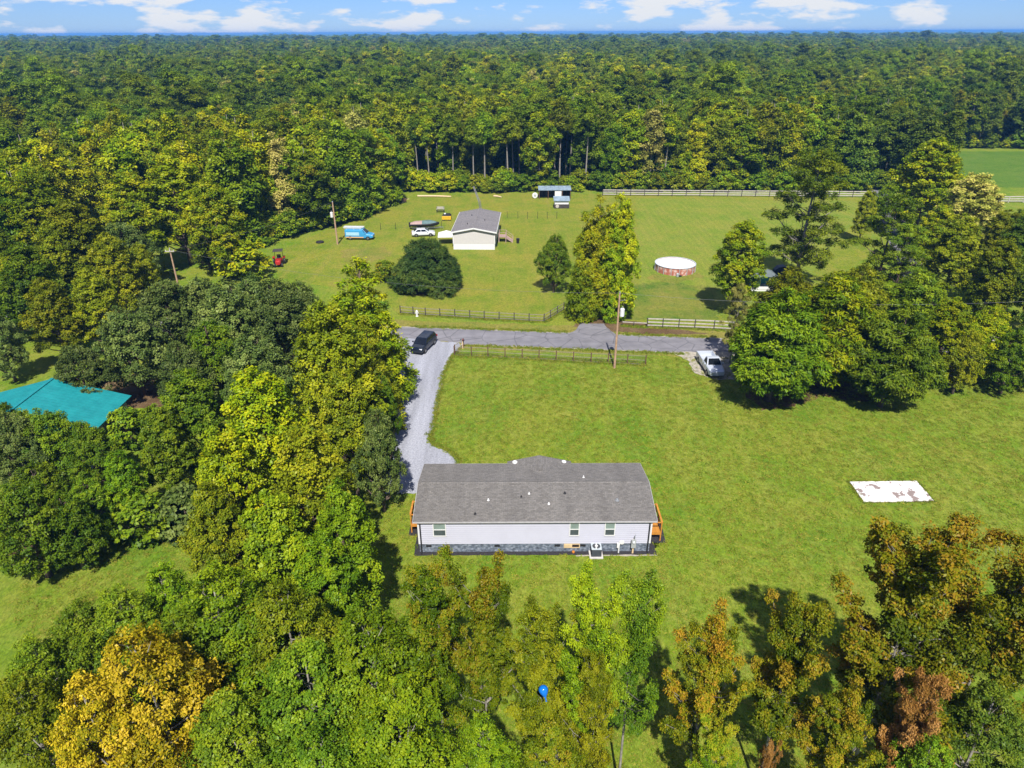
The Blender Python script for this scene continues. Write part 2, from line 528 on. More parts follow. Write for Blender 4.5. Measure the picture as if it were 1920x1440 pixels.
# ------------------------------------------------------------------ mesh helpers
class MB:
    """collects boxes, bars, tubes, lofts and polygons; build() links them as ONE mesh object"""
    def __init__(self):
        self.v, self.f = [], []
    def add(self, vs, fs):
        k = len(self.v)
        self.v += [tuple(p) for p in vs]
        self.f += [tuple(i + k for i in q) for q in fs]
        return self
    def box(self, x0, x1, y0, y1, z0, z1):
        return self.add([(x0, y0, z0), (x1, y0, z0), (x1, y1, z0), (x0, y1, z0), (x0, y0, z1), (x1, y0, z1), (x1, y1, z1), (x0, y1, z1)],
                        [(0, 3, 2, 1), (4, 5, 6, 7), (0, 1, 5, 4), (1, 2, 6, 5), (2, 3, 7, 6), (3, 0, 4, 7)])
    def frustum(self, a, za, b, zb):
        (x0, x1, y0, y1), (X0, X1, Y0, Y1) = a, b
        return self.add([(x0, y0, za), (x1, y0, za), (x1, y1, za), (x0, y1, za), (X0, Y0, zb), (X1, Y0, zb), (X1, Y1, zb), (X0, Y1, zb)],
                        [(0, 3, 2, 1), (4, 5, 6, 7), (0, 1, 5, 4), (1, 2, 6, 5), (2, 3, 7, 6), (3, 0, 4, 7)])
    def bar(self, a, b, w, h=None):
        h = h or w
        a, b = Vector(a), Vector(b)
        d = (b - a).normalized()
        s = d.cross(Vector((0, 0, 1)))
        s = s.normalized() if s.length > 1e-4 else Vector((1, 0, 0))
        u = s.cross(d).normalized()
        c = [s * (w / 2) * i + u * (h / 2) * j for i, j in ((-1, -1), (1, -1), (1, 1), (-1, 1))]
        return self.add([a + q for q in c] + [b + q for q in c], [(3, 2, 1, 0), (4, 5, 6, 7), (0, 1, 5, 4), (1, 2, 6, 5), (2, 3, 7, 6), (3, 0, 4, 7)])
    def tube(self, pts, rad, n=6, cap=True):
        pts = [Vector(p) for p in pts]
        if not isinstance(rad, (list, tuple)):
            rad = [rad] * len(pts)
        vs, fs = [], []
        ref = None
        for i, p in enumerate(pts):
            d = (pts[min(i + 1, len(pts) - 1)] - pts[max(i - 1, 0)]).normalized()
            if ref is None:
                ref = Vector((1, 0, 0)) if abs(d.x) < 0.9 else Vector((0, 1, 0))
            s = (ref - d * ref.dot(d)).normalized()
            ref = s
            t = d.cross(s)
            for k in range(n):
                an = 2 * math.pi * k / n
                vs.append(p + (s * math.cos(an) + t * math.sin(an)) * rad[i])
        for i in range(len(pts) - 1):
            for k in range(n):
                fs.append((i * n + k, i * n + (k + 1) % n, (i + 1) * n + (k + 1) % n, (i + 1) * n + k))
        if cap:
            fs.append(tuple(range(n - 1, -1, -1)))
            fs.append(tuple(range((len(pts) - 1) * n, len(pts) * n)))
        return self.add(vs, fs)
    def lathe(self, prof, n=20, axis='z', at=(0, 0, 0), cap=True):
        vs, fs = [], []
        for r, z in prof:
            for k in range(n):
                an = 2 * math.pi * k / n
                c, s = r * math.cos(an), r * math.sin(an)
                q = (c, s, z) if axis == 'z' else ((c, z, s) if axis == 'y' else (z, c, s))
                vs.append((q[0] + at[0], q[1] + at[1], q[2] + at[2]))
        for i in range(len(prof) - 1):
            for k in range(n):
                fs.append((i * n + k, i * n + (k + 1) % n, (i + 1) * n + (k + 1) % n, (i + 1) * n + k))
        if cap:
            fs.append(tuple(range(n - 1, -1, -1)))
            fs.append(tuple(range((len(prof) - 1) * n, len(prof) * n)))
        return self.add(vs, fs)
    def loft(self, rings):
        n = len(rings[0])
        vs = [p for r in rings for p in r]
        fs = [(i * n + k, i * n + (k + 1) % n, (i + 1) * n + (k + 1) % n, (i + 1) * n + k) for i in range(len(rings) - 1) for k in range(n)]
        fs += [tuple(range(n - 1, -1, -1)), tuple(range((len(rings) - 1) * n, len(rings) * n))]
        return self.add(vs, fs)
    def poly(self, pts):
        return self.add(pts, [tuple(range(len(pts)))])
    def mesh(self, name, mat, smooth=False, uv=None, bevel=0):
        me = bpy.data.meshes.new(name)
        me.from_pydata(self.v, [], self.f)
        if mat:
            me.materials.append(mat)
        if uv:
            lay = me.uv_layers.new(name='UVMap')
            for lp in me.loops:
                lay.data[lp.index].uv = uv(me.vertices[lp.vertex_index].co)
        if smooth:
            me.polygons.foreach_set('use_smooth', [True] * len(me.polygons))
        me.update()
        return me
    def build(self, name, mat, parent=None, smooth=False, uv=None, loc=None, bevel=0):
        o = bpy.data.objects.new(name, self.mesh(name, mat, smooth, uv))
        col.objects.link(o)
        if parent:
            o.parent = parent
        if loc:
            o.location = loc
        if bevel:
            b = o.modifiers.new('bevel', 'BEVEL')
            b.width = bevel
            b.segments = 2
            b.limit_method = 'ANGLE'
        return o

def tag(o, label, cat=None, group=None):
    o['label'] = label
    if cat:
        o['category'] = cat
    if group:
        o['group'] = group
    return o
def thing(name, label, cat, loc=(0, 0, 0), rz=0.0, group=None):
    o = bpy.data.objects.new(name, None)
    o.empty_display_size = 0.3
    col.objects.link(o)
    o.location = loc
    o.rotation_euler = (0, 0, rz)
    return tag(o, label, cat, group)
def structure(o):
    o['kind'] = 'structure'
    return o
def stuff(o):
    o['kind'] = 'stuff'
    return o

rnd = random.Random(7)
def ragged(pts, step=0.6, amp=0.15, seed=1):
    """a closed outline with its edges broken up unevenly"""
    r = random.Random(seed)
    out = []
    n = len(pts)
    for i in range(n):
        a, b = Vector(pts[i]), Vector(pts[(i + 1) % n])
        k = max(1, int((b - a).length / step))
        nrm = Vector((-(b - a).y, (b - a).x)).normalized()
        for j in range(k):
            out.append(a.lerp(b, j / k) + nrm * r.uniform(-amp, amp))
    return out
def sheet(name, pts, z, mat, step=0.6, amp=0.0, seed=1):
    p = ragged(pts, step, amp, seed) if amp else [Vector(q) for q in pts]
    import bmesh
    bm = bmesh.new()
    vs_ = [bm.verts.new((q[0], q[1], z)) for q in p]
    f = bm.faces.new(vs_)
    bmesh.ops.triangulate(bm, faces=[f])
    bmesh.ops.recalc_face_normals(bm, faces=bm.faces)
    me = bpy.data.meshes.new(name)
    bm.to_mesh(me)
    bm.free()
    if me.polygons[0].normal.z < 0:
        me.flip_normals()
    me.materials.append(mat)
    o = bpy.data.objects.new(name, me)
    col.objects.link(o)
    return structure(o)

# ------------------------------------------------------------------ the setting: ground, fields, road, driveway
ground = MB().poly([(-14000, -300, 0), (14000, -300, 0), (14000, 16000, 0), (-14000, 16000, 0)]).build('ground', M['lawn'])
structure(ground)

field_pts = [G(*q) for q in [(752, 592), (1020, 602), (1058, 578), (1210, 606), (1345, 614), (1500, 560), (1630, 480), (1640, 372), (1300, 366), (1000, 362), (780, 366), (742, 385), (610, 432), (515, 475), (520, 520), (600, 535), (700, 545)]]
sheet('mown_field', field_pts, 0.004, M['field'], 1.2, 0.0, 3)
sheet('mown_strips', [G(*q) for q in [(1195, 372), (1635, 378), (1560, 470), (1500, 545), (1330, 596), (1195, 560)]], 0.008, M['stripes'], 1.2, 0.5, 14)
sheet('rough_grass', [G(*q) for q in [(1172, 535), (1250, 528), (1345, 540), (1342, 600), (1250, 602), (1168, 598)]], 0.012, M['rough'], 0.8, 0.5, 15)
sheet('worn_grass', [G(*q) for q in [(1222, 512), (1262, 521), (1312, 512), (1318, 520), (1265, 532), (1215, 522)]], 0.016, M['verge'], 0.6, 0.4, 16)
sheet('worn_grass', [G(*q) for q in [(640, 470), (720, 462), (735, 480), (690, 492), (645, 490)]], 0.016, M['verge'], 0.8, 0.5, 17)
sheet('far_field', [G(*q) for q in [(1780, 352), (1990, 352), (1990, 284), (1790, 284)]], 0.004, M['crop'], 2, 0.5, 4)

def road_edge(x, side):
    # the road runs slightly towards the viewer as it goes right
    y = 85.25 - 0.104 * (x - 2.8)
    return y if side else y - 4.9
xs = [-160 + 8 * i for i in range(48)]
sheet('road_verge', [(x, road_edge(x, 1) + 2.6) for x in xs] + [(x, road_edge(x, 0) - 1.6) for x in reversed(xs)], 0.006, M['verge'], 1.5, 0.4, 5)
sheet('road_edge_sand', [(x, road_edge(x, 1) + 0.22) for x in xs] + [(x, road_edge(x, 0) - 0.28) for x in reversed(xs)], 0.010, M['sand'], 0.8, 0.10, 6)
sheet('road', [(x, road_edge(x, 1)) for x in xs] + [(x, road_edge(x, 0)) for x in reversed(xs)], 0.014, M['asphalt'], 0.8, 0.05, 7)
# field entrance and the parking apron by the evergreens
sheet('field_entrance', [G(*q) for q in [(1048, 640), (1064, 627), (1080, 619), (1088, 606), (1132, 607), (1142, 618), (1158, 629), (1172, 644)]], 0.018, M['asphalt'], 0.5, 0.08, 8)
sheet('parking_apron', [G(*q) for q in [(1258, 660), (1290, 676), (1302, 700), (1345, 712), (1380, 712), (1380, 660)]], 0.018, M['sand'], 0.5, 0.14, 9)
drive_px = [(758, 634), (862, 643), (856, 660), (846, 672), (832, 698), (823, 740), (816, 780), (806, 822), (814, 834), (838, 843), (860, 862), (850, 905), (775, 925), (716, 926), (690, 900), (715, 860), (742, 800), (750, 740), (752, 690)]
drive_pts = [G(*q) for q in drive_px]
cx_ = sum(p[0] for p in drive_pts) / len(drive_pts)
sheet('driveway_dry_edge', [(p[0] + (0.28 if p[0] > -9.5 else -0.5), p[1]) for p in drive_pts], 0.016, M['verge'], 0.5, 0.16, 10)
sheet('driveway', drive_pts, 0.022, M['gravel'], 0.5, 0.13, 11)
# lane running off between the trees on the far right
lane = [G(*q) for q in [(1625, 346), (1668, 346), (1690, 395), (1725, 480), (1740, 520), (1690, 520), (1660, 440), (1648, 380)]]
sheet('side_lane', lane, 0.018, M['asphalt'], 1.5, 0.2, 12)
# bare straw and leaf litter under the trees
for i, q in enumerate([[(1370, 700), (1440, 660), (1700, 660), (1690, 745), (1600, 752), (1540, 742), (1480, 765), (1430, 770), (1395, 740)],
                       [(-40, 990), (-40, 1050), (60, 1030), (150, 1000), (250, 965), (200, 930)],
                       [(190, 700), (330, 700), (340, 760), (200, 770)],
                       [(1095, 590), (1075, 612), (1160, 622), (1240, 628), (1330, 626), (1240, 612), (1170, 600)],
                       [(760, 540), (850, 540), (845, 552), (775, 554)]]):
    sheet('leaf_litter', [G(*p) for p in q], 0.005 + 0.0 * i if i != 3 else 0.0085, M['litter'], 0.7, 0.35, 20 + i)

# ------------------------------------------------------------------ the white manufactured house
HX0, HX1, HY0, HY1 = -7.22, 10.62, 41.35, 48.75
HC = ((HX0 + HX1) / 2, (HY0 + HY1) / 2)
hw, hd = (HX1 - HX0) / 2, (HY1 - HY0) / 2
SK, EV, RG = 0.82, 3.10, 3.88
OV, OX = 0.20, 0.34
house = thing('manufactured_house', 'long low white manufactured house with grey shingle roof in the middle of the lawn', 'house', (HC[0], HC[1], 0))
MB().box(-hw, hw, -hd, hd, 0.0, SK).build('skirting', M['stone'], house)['label'] = 'blue grey stone-look skirting round the foot of the white house'
wall = MB()
step = 0.19
z = SK + 0.004
while z < EV - 0.02:
    z1 = min(z + step, EV - 0.01)
    a, b = 0.048, 0.012      # each lap leans out at its lower edge
    wall.frustum((-hw - a, hw + a, -hd - a, hd + a), z, (-hw - b, hw + b, -hd - b, hd + b), z1)
    z += step
for s in (-1, 1):              # gable ends under the roof
    x0, x1 = s * (hw + 0.012), s * (hw - 0.10)
    wall.add([(x0, -hd, EV), (x0, hd, EV), (x0, 0, RG - 0.10), (x1, -hd, EV), (x1, hd, EV), (x1, 0, RG - 0.10)],
             [(0, 1, 2), (5, 4, 3), (0, 2, 5, 3), (1, 4, 5, 2)])
wall.build('wall', M['siding'], house)
slope = (RG - EV) / hd
def roof_uv(co):
    return (co.x, co.y * 1.02)
def slope_courses(sgn, x0, x1, yend, thick=0.10, base=EV, rg=RG, half=hd):
    mb = MB()
    n = 30
    tot = half + OV
    for i in range(n):
        y0, y1 = tot * (1 - i / n), tot * (1 - (i + 1) / n)
        za, zb = rg - slope * y0 + 0.012, rg - slope * y1
        mb.add([(x0, sgn * y0, za - 0.05), (x1, sgn * y0, za - 0.05), (x1, sgn * y1, zb - 0.05), (x0, sgn * y1, zb - 0.05),
                (x0, sgn * y0, za + thick * 0.5), (x1, sgn * y0, za + thick * 0.5), (x1, sgn * y1, zb + thick * 0.5), (x0, sgn * y1, zb + thick * 0.5)],
               [(0, 1, 2, 3), (4, 5, 6, 7), (0, 1, 5, 4), (1, 2, 6, 5), (2, 3, 7, 6), (3, 0, 4, 7)])
    return mb
roof = slope_courses(-1, -hw - OX, hw + OX, 0).build('roof', M['shingle'], house, uv=roof_uv)
slope_courses(1, -hw - OX, hw + OX, 0).build('roof', M['shingle'], house, uv=roof_uv)
ridge = MB()
x = -hw - OX + 0.25
i = 0
while x < hw + OX - 0.25:
    x1 = min(x + 0.62, hw + OX - 0.2)
    zz = RG + 0.085 + (0.008 if i % 2 else 0)
    ridge.add([(x, -0.17, zz - 0.05), (x1 - 0.015, -0.17, zz - 0.05), (x1 - 0.015, 0, zz + 0.01), (x, 0, zz + 0.01), (x1 - 0.015, 0.17, zz - 0.05), (x, 0.17, zz - 0.05)],
              [(0, 1, 2, 3), (3, 2, 4, 5)])
    ridge.box(x, x1 - 0.015, -0.16, 0.16, RG - 0.02, zz - 0.051)
    x += 0.62
    i += 1
ridge.build('ridge_cap', M['shingle'], house, uv=roof_uv)
# the cross gable over the front door, at the far side
DX, DW, DY = 0.62, 2.75, hd + OV + 0.55
DR = RG - 0.34
dormer = MB()
yin = 1.6
def zs(y):
    return RG - slope * abs(y) + 0.055
zl = zs(DY) - 0.03
for s in (-1, 1):
    dormer.add([(DX, yin, DR + 0.05), (DX, DY, DR + 0.05), (DX + s * DW, DY, zl), (DX + s * DW, DY - 0.6, zs(DY - 0.6) - 0.02),
                (DX, yin, DR - 0.06), (DX, DY, DR - 0.06), (DX + s * DW, DY, zl - 0.1), (DX + s * DW, DY - 0.6, zs(DY - 0.6) - 0.12)],
               [(0, 1, 2, 3) if s < 0 else (3, 2, 1, 0), (1, 5, 6, 2), (2, 6, 7, 3), (4, 7, 6, 5)])
dormer.build('porch_gable', M['shingle'], house, uv=lambda co: (co.y, co.x))
MB().box(DX - 0.13, DX + 0.13, yin + 0.5, yin + 1.6, DR + 0.055, DR + 0.15).build('ridge_vent', M['shingle'], house, uv=roof_uv)
for s in (-1, 1):
    MB().lathe([(0.22, zs(hd) - 0.1), (0.22, zs(hd) + 0.06), (0.15, zs(hd) + 0.12)], 14, at=(DX + s * 2.1, hd + OV + 0.12, 0)).build('porch_lamp_cover', M['white'], house)
# eaves trim
for s, nm in ((-1, 'gutter'), (1, 'gutter')):
    yy = s * (hd + OV)
    MB().box(-hw - OX, hw + OX, min(yy, yy + s * 0.06), max(yy, yy + s * 0.06), RG - slope * (hd + OV) - 0.07, RG - slope * (hd + OV) + 0.03).build(nm, M['gutter'], house)
MB().box(-hw - 0.2, hw + 0.2, -hd - OV + 0.01, -hd - 0.04, EV - 0.10, EV - 0.075).build('soffit', M['white'], house)
for s in (-1, 1):
    MB().add([(s * (hw + OX + 0.03), -hd - OV, RG - slope * (hd + OV) - 0.12), (s * (hw + OX + 0.03), 0, RG - 0.09), (s * (hw + OX + 0.03), hd + OV, RG - slope * (hd + OV) - 0.12),
              (s * (hw + OX + 0.03), hd + OV, RG - slope * (hd + OV) + 0.04), (s * (hw + OX + 0.03), 0, RG + 0.045), (s * (hw + OX + 0.03), -hd - OV, RG - slope * (hd + OV) + 0.04),
              (s * (hw + OX + 0.002), -hd - OV, RG - slope * (hd + OV) - 0.12), (s * (hw + OX + 0.002), 0, RG - 0.09), (s * (hw + OX + 0.002), hd + OV, RG - slope * (hd + OV) - 0.12),
              (s * (hw + OX + 0.002), hd + OV, RG - slope * (hd + OV) + 0.04), (s * (hw + OX + 0.002), 0, RG + 0.045), (s * (hw + OX + 0.002), -hd - OV, RG - slope * (hd + OV) + 0.04)],
             [(0, 1, 4, 5), (1, 2, 3, 4), (11, 10, 7, 6), (10, 9, 8, 7), (5, 4, 10, 11), (4, 3, 9, 10), (0, 6, 7, 1), (1, 7, 8, 2), (0, 5, 11, 6), (2, 8, 9, 3)]).build('bargeboard', M['gutter'], house)
    # dark downspout at each near corner
    MB().tube([(s * (hw - 0.16), -hd - OV, EV - 0.12), (s * (hw - 0.16), -hd - 0.09, EV - 0.35), (s * (hw - 0.16), -hd - 0.09, 0.12), (s * (hw - 0.16), -hd - 0.30, 0.05)], 0.055, 8).build('downspout', M['dark'], house)
    MB().box(*sorted((s * (hw + 0.045), s * (hw - 0.06))), -hd - 0.05, -hd + 0.06, SK, EV - 0.1).build('corner_trim', M['white'], house)
def window(parent, cx, z0, z1, w, y, out=-1):
    """a two-sash window standing a little proud of the wall that faces the viewer"""
    f = MB()
    t = 0.07
    ya, yb = sorted((y, y + out * 0.05))
    f.box(cx - w / 2 - t, cx + w / 2 + t, ya, yb, z1, z1 + t).box(cx - w / 2 - t, cx + w / 2 + t, ya, yb, z0 - t, z0)
    f.box(cx - w / 2 - t, cx - w / 2, ya, yb, z0, z1).box(cx + w / 2, cx + w / 2 + t, ya, yb, z0, z1)
    zm = (z0 + z1) / 2
    f.box(cx - w / 2, cx + w / 2, ya + 0.004, yb - 0.004, zm - 0.03, zm + 0.03)
    fo = f.build('window', M['white'], parent)
    for za, zb, m in ((z0, zm - 0.03, 'pane_dark'), (zm + 0.03, z1, 'pane_sky')):
        ya2, yb2 = sorted((y + out * 0.004, y + out * 0.016))
        MB().box(cx - w / 2, cx + w / 2, ya2, yb2, za, zb).build('pane', M[m], fo)
M['pane_dark'] = plain('insect_screen_pane', (0.075, 0.095, 0.10), 0.35, var=0.12)
M['pane_sky'] = plain('pane_with_painted_reflection', (0.24, 0.31, 0.285), 0.12, var=0.12, spec=0.6)  # greenish reflection on the upper glass, painted into the pane colour
for (pa, pb) in ((812, 836), (1068, 1086), (1134, 1153)):
    xa, xb = [ray(p, 990)[0] / ray(p, 990)[1] * HY0 - HC[0] for p in (pa, pb)]
    window(house, (xa + xb) / 2, 1.66, 2.80, (xb - xa) - 0.10, -hd - 0.049)
# skirting vents, access hatch
for px in (804, 932, 1045, 1093):
    xv = ray(px, 1022)[0] / ray(px, 1022)[1] * HY0 - HC[0]
    vt = MB().box(xv - 0.21, xv + 0.21, -hd - 0.02, -hd - 0.002, 0.50, 0.70)
    for k in range(4):
        vt.box(xv - 0.20, xv + 0.20, -hd - 0.032, -hd - 0.02, 0.515 + k * 0.045, 0.54 + k * 0.045)
    vt.build('skirting_vent', M['dark'], house)
xh = ray(1072, 1024)[0] / ray(1072, 1024)[1] * HY0 - HC[0]
hatch = MB()
hatch.box(xh - 0.62, xh + 0.62, -hd - 0.05, -hd - 0.003, 0.38, 0.44).box(xh - 0.62, xh + 0.62, -hd - 0.05, -hd - 0.003, 0.72, 0.78)
hatch.box(xh - 0.62, xh - 0.56, -hd - 0.05, -hd - 0.003, 0.44, 0.72).box(xh + 0.56, xh + 0.62, -hd - 0.05, -hd - 0.003, 0.44, 0.72)
ho = hatch.build('access_hatch', M['ply'], house)
ho['label'] = 'crawl space hatch standing open with its pale board slid aside'
MB().box(xh - 0.02, xh + 0.56, -hd - 0.02, -hd - 0.004, 0.44, 0.72).build('opening_shade_panel', M['void'], ho)  # solid dark panel; the shade inside the open hatch is put into its colour
MB().box(xh - 0.56, xh + 0.02, -hd - 0.10, -hd - 0.022, 0.43, 0.73).build('panel', M['ply'], ho)
# roof vents: small pipes and caps where they stand on the near slope, one on the far slope
def on_slope(px, py):
    d = ray(px, py)
    # plane z = RG - slope*(HC.y - y) on the near side
    t = (RG - slope * HC[1] - CAM_H + 0.05) / (d[2] - slope * d[1])
    p = (d[0] * t - HC[0], d[1] * t - HC[1])
    return p
for px, py, m, r in ((915.6, 938, 'white', 0.055), (992, 926, 'white', 0.05), (977.5, 932, 'dark', 0.05), (1029, 945, 'white', 0.055), (1059, 925, 'dark', 0.065), (1157, 938, 'steel', 0.09), (891, 964, 'dark', 0.06)):
    p = on_slope(px, py)
    zb = RG - slope * abs(p[1]) + 0.04
    MB().lathe([(r * 1.9, zb - 0.02), (r * 1.8, zb + 0.03), (r, zb + 0.06), (r, zb + 0.15), (r * 0.7, zb + 0.17)], 12, at=(p[0], p[1], 0)).build('roof_vent', M[m], house)
MB().lathe([(0.1, RG - slope * 0.9), (0.09, RG - slope * 0.9 + 0.08), (0.05, RG - slope * 0.9 + 0.12), (0.05, RG - slope * 0.9 + 0.22)], 12, at=(4.1, 0.9, 0)).build('roof_vent', M['white'], house)
# black weed cloth bed round the house
bed = [(HX0 - 0.42, HY0 - 0.42), (HX1 + 0.55, HY0 - 0.42), (HX1 + 0.55, HY0 + 0.95), (HX1 + 1.55, HY0 + 0.95), (HX1 + 1.55, HY0 + 4.2), (HX1 + 0.5, HY0 + 4.2), (HX1 + 0.5, HY1 + 0.5),
       (HX0 - 0.5, HY1 + 0.5), (HX0 - 0.5, HY0 + 4.6), (HX0 - 1.15, HY0 + 4.6), (HX0 - 1.15, HY0 + 1.95), (HX0 - 0.5, HY0 + 1.95)]
sheet('weed_cloth_bed', bed, 0.012, M['mulch'], 0.5, 0.035, 31)
sheet('sand_strip', [(4.9, HY0 - 0.56), (HX1 + 0.6, HY0 - 0.56), (HX1 + 0.6, HY0 - 0.40), (4.9, HY0 - 0.40)], 0.009, M['sand'], 0.3, 0.04, 32)

def deck(label, x0, x1, y0, y1, zt, side):
    """a small landing of new lumber at a side door: boards, posts, rails and steps going away"""
    t = thing('wooden_deck', label, 'deck', ((x0 + x1) / 2, (y0 + y1) / 2, 0), group='decks at the house ends')
    w, d = (x1 - x0) / 2, (y1 - y0) / 2
    n = int((y1 - y0) / 0.145)
    bw = (y1 - y0) / n
    bm = MB().box(-w, w, 0, bw - 0.012, zt - 0.035, zt).mesh('deck_board', M['lumber'])
    for i in range(n):
        o = bpy.data.objects.new('deck_board', bm)
        col.objects.link(o)
        o.parent = t
        o.location = (0, -d + i * bw, 0)
    for yy in (-d + 0.03, d - 0.03):
        MB().box(-w, w, yy - 0.02, yy + 0.02, zt - 0.24, zt - 0.037).build('joist', M['lumber'], t)
    xo = side * (w - 0.05)
    for yy in (-d + 0.05, 0, d - 0.05):
        MB().box(xo - 0.045, xo + 0.045, yy - 0.045, yy + 0.045, 0, zt + 0.98).build('post', M['lumber'], t)
    MB().box(xo - 0.07, xo + 0.07, -d, d, zt + 0.98, zt + 1.02).build('handrail', M['lumber'], t)
    MB().box(xo - 0.02, xo + 0.02, -d + 0.1, d - 0.1, zt + 0.48, zt + 0.60).build('rail', M['lumber'], t)
    for yy in (-d + 0.05, d - 0.05):
        a, b = sorted((xo, -side * w))
        MB().box(a, b, yy - 0.03, yy + 0.03, zt + 0.90, zt + 0.979).build('rail', M['lumber'], t)
    for k in range(3):
        MB().box(-w + 0.08, w - 0.14, d + 0.02 + k * 0.27, d + 0.29 + k * 0.27, zt - 0.2 * (k + 1) - 0.04, zt - 0.2 * (k + 1)).build('step', M['lumber'], t)
    for sx in (-w + 0.1, w - 0.16):
        MB().bar((sx, d, zt - 0.24), (sx, d + 0.86, 0.03), 0.04, 0.2).build('stringer', M['lumber'], t)
    return t
deck('orange lumber deck at the driveway end of the white house', HX0 - 0.98, HX0 - 0.05, HY0 + 2.3, HY0 + 4.1, 0.85, -1)
deck('orange lumber deck at the white house end facing the concrete slab', HX1 + 0.05, HX1 + 1.15, HY0 + 1.2, HY0 + 3.6, 0.85, 1)

# AC condenser, meter post, water filter beside the house
cx, cy = G(1117, 1040)
ac = thing('air_conditioner', 'grey outdoor air conditioner with round fan grille on its pad by the white house', 'air conditioner', (cx, cy, 0))
MB().box(-0.52, 0.52, -0.5, 0.5, 0.0, 0.09).build('pad', M['concrete'], ac)
MB().box(-0.38, 0.38, -0.36, 0.36, 0.092, 0.78).build('coil_cabinet', plain('condenser_slate', (0.10, 0.11, 0.13), 0.5), ac, bevel=0.03)
lou = M['grey_box']
for k in range(9):
    MB().box(-0.395, 0.395, -0.375, 0.375, 0.15 + k * 0.068, 0.162 + k * 0.068).build('louver', M['dark'], ac)
MB().box(-0.40, 0.40, -0.38, 0.38, 0.785, 0.85).build('top_cover', plain('condenser_top', (0.50, 0.56, 0.60), 0.4), ac, bevel=0.03)
MB().lathe([(0.31, 0.852), (0.31, 0.856), (0.10, 0.858)], 24).build('fan_opening', M['dark'], ac)
gr = MB()
for r in (0.30, 0.22, 0.15):
    gr.tube([(r * math.cos(a), r * math.sin(a), 0.87) for a in [2 * math.pi * k / 20 for k in range(21)]], 0.010, 4)
gr.build('grille', M['steel'], ac)
MB().lathe([(0.11, 0.86), (0.11, 0.90), (0.05, 0.92)], 14).build('motor_cap', M['white'], ac)
mx_, my_ = G(1185, 1034)
my_ = HY0 - 0.22
mt = thing('meter_post', 'grey electric meter box on a wooden post by the white house', 'meter post', (mx_, my_, 0))
MB().box(-0.06, 0.06, -0.05, 0.05, 0, 1.35).build('post', M['ply'], mt)
MB().box(-0.18, 0.18, -0.16, -0.052, 0.62, 1.42).build('meter_box', M['grey_box'], mt, bevel=0.015)
MB().lathe([(0.10, 0.0), (0.10, 0.07), (0.06, 0.10)], 16).build('meter_dial', M['lamp'], mt, loc=(0, -0.16, 1.2)).rotation_euler = (R(90), 0, 0)
MB().tube([(0.05, -0.1, 1.42), (0.05, -0.1, 1.75), (0.12, 0.0, 1.8)], 0.03, 8).build('conduit', M['steel'], mt)
wx_, wy_ = G(1158, 1029)
wy_ = HY0 - 0.16
pv = thing('water_standpipe', 'white plastic standpipe with a round disc against the stone skirting', 'pipe', (wx_, wy_, 0))
MB().tube([(0, 0, 0), (0, 0, 0.75), (0.02, 0.05, 0.95)], 0.06, 10).build('pipe', M['white'], pv)
MB().box(-0.17, -0.05, -0.07, 0.07, 0.5, 0.95).build('valve_box', M['white'], pv, bevel=0.02)
MB().lathe([(0.02, -0.03), (0.20, -0.02), (0.21, 0.0), (0.02, 0.02)], 18, axis='y', at=(0.2, 0.0, 1.02)).build('disc', M['white'], pv)
sx_, sy_ = G(1075, 1036)
tag(MB().lathe([(0.09, 0), (0.11, 0.02), (0.11, 0.12), (0.06, 0.15)], 14, at=(0, 0, 0)).build('sewer_cap', plain('orange_cap', (0.6, 0.2, 0.02), 0.5), loc=(sx_, sy_, 0)), 'small orange cap in the grass below the open hatch', 'cap')

# ------------------------------------------------------------------ concrete slab on the right of the lawn
sp = [G(*q) for q in [(1593, 905), (1718, 903), (1750, 940), (1620, 942)]]
sl = MB()
pts = ragged([Vector(p) for p in sp], 0.4, 0.03, 5)
cxs = sum(p[0] for p in sp) / 4
cys = sum(p[1] for p in sp) / 4
loc_pts = [(p[0] - cxs, p[1] - cys) for p in pts]
if sum(loc_pts[i][0] * loc_pts[(i + 1) % len(pts)][1] - loc_pts[(i + 1) % len(pts)][0] * loc_pts[i][1] for i in range(len(pts))) < 0:
    loc_pts.reverse()
n = len(loc_pts)
sl.add([(a, b, 0.0) for a, b in loc_pts] + [(a, b, 0.10) for a, b in loc_pts], [tuple(range(n, 2 * n))] + [(i, (i + 1) % n, n + (i + 1) % n, n + i) for i in range(n)])
tag(sl.build('concrete_slab', M['slab'], loc=(cxs, cys, 0)), 'bare white concrete slab with brown stains lying alone on the lawn', 'slab')
sheet('slab_soil_rim', [(p[0] + (p[0] - cxs) * 0.04, p[1] + (p[1] - cys) * 0.07) for p in sp], 0.006, M['litter'], 0.3, 0.06, 33)

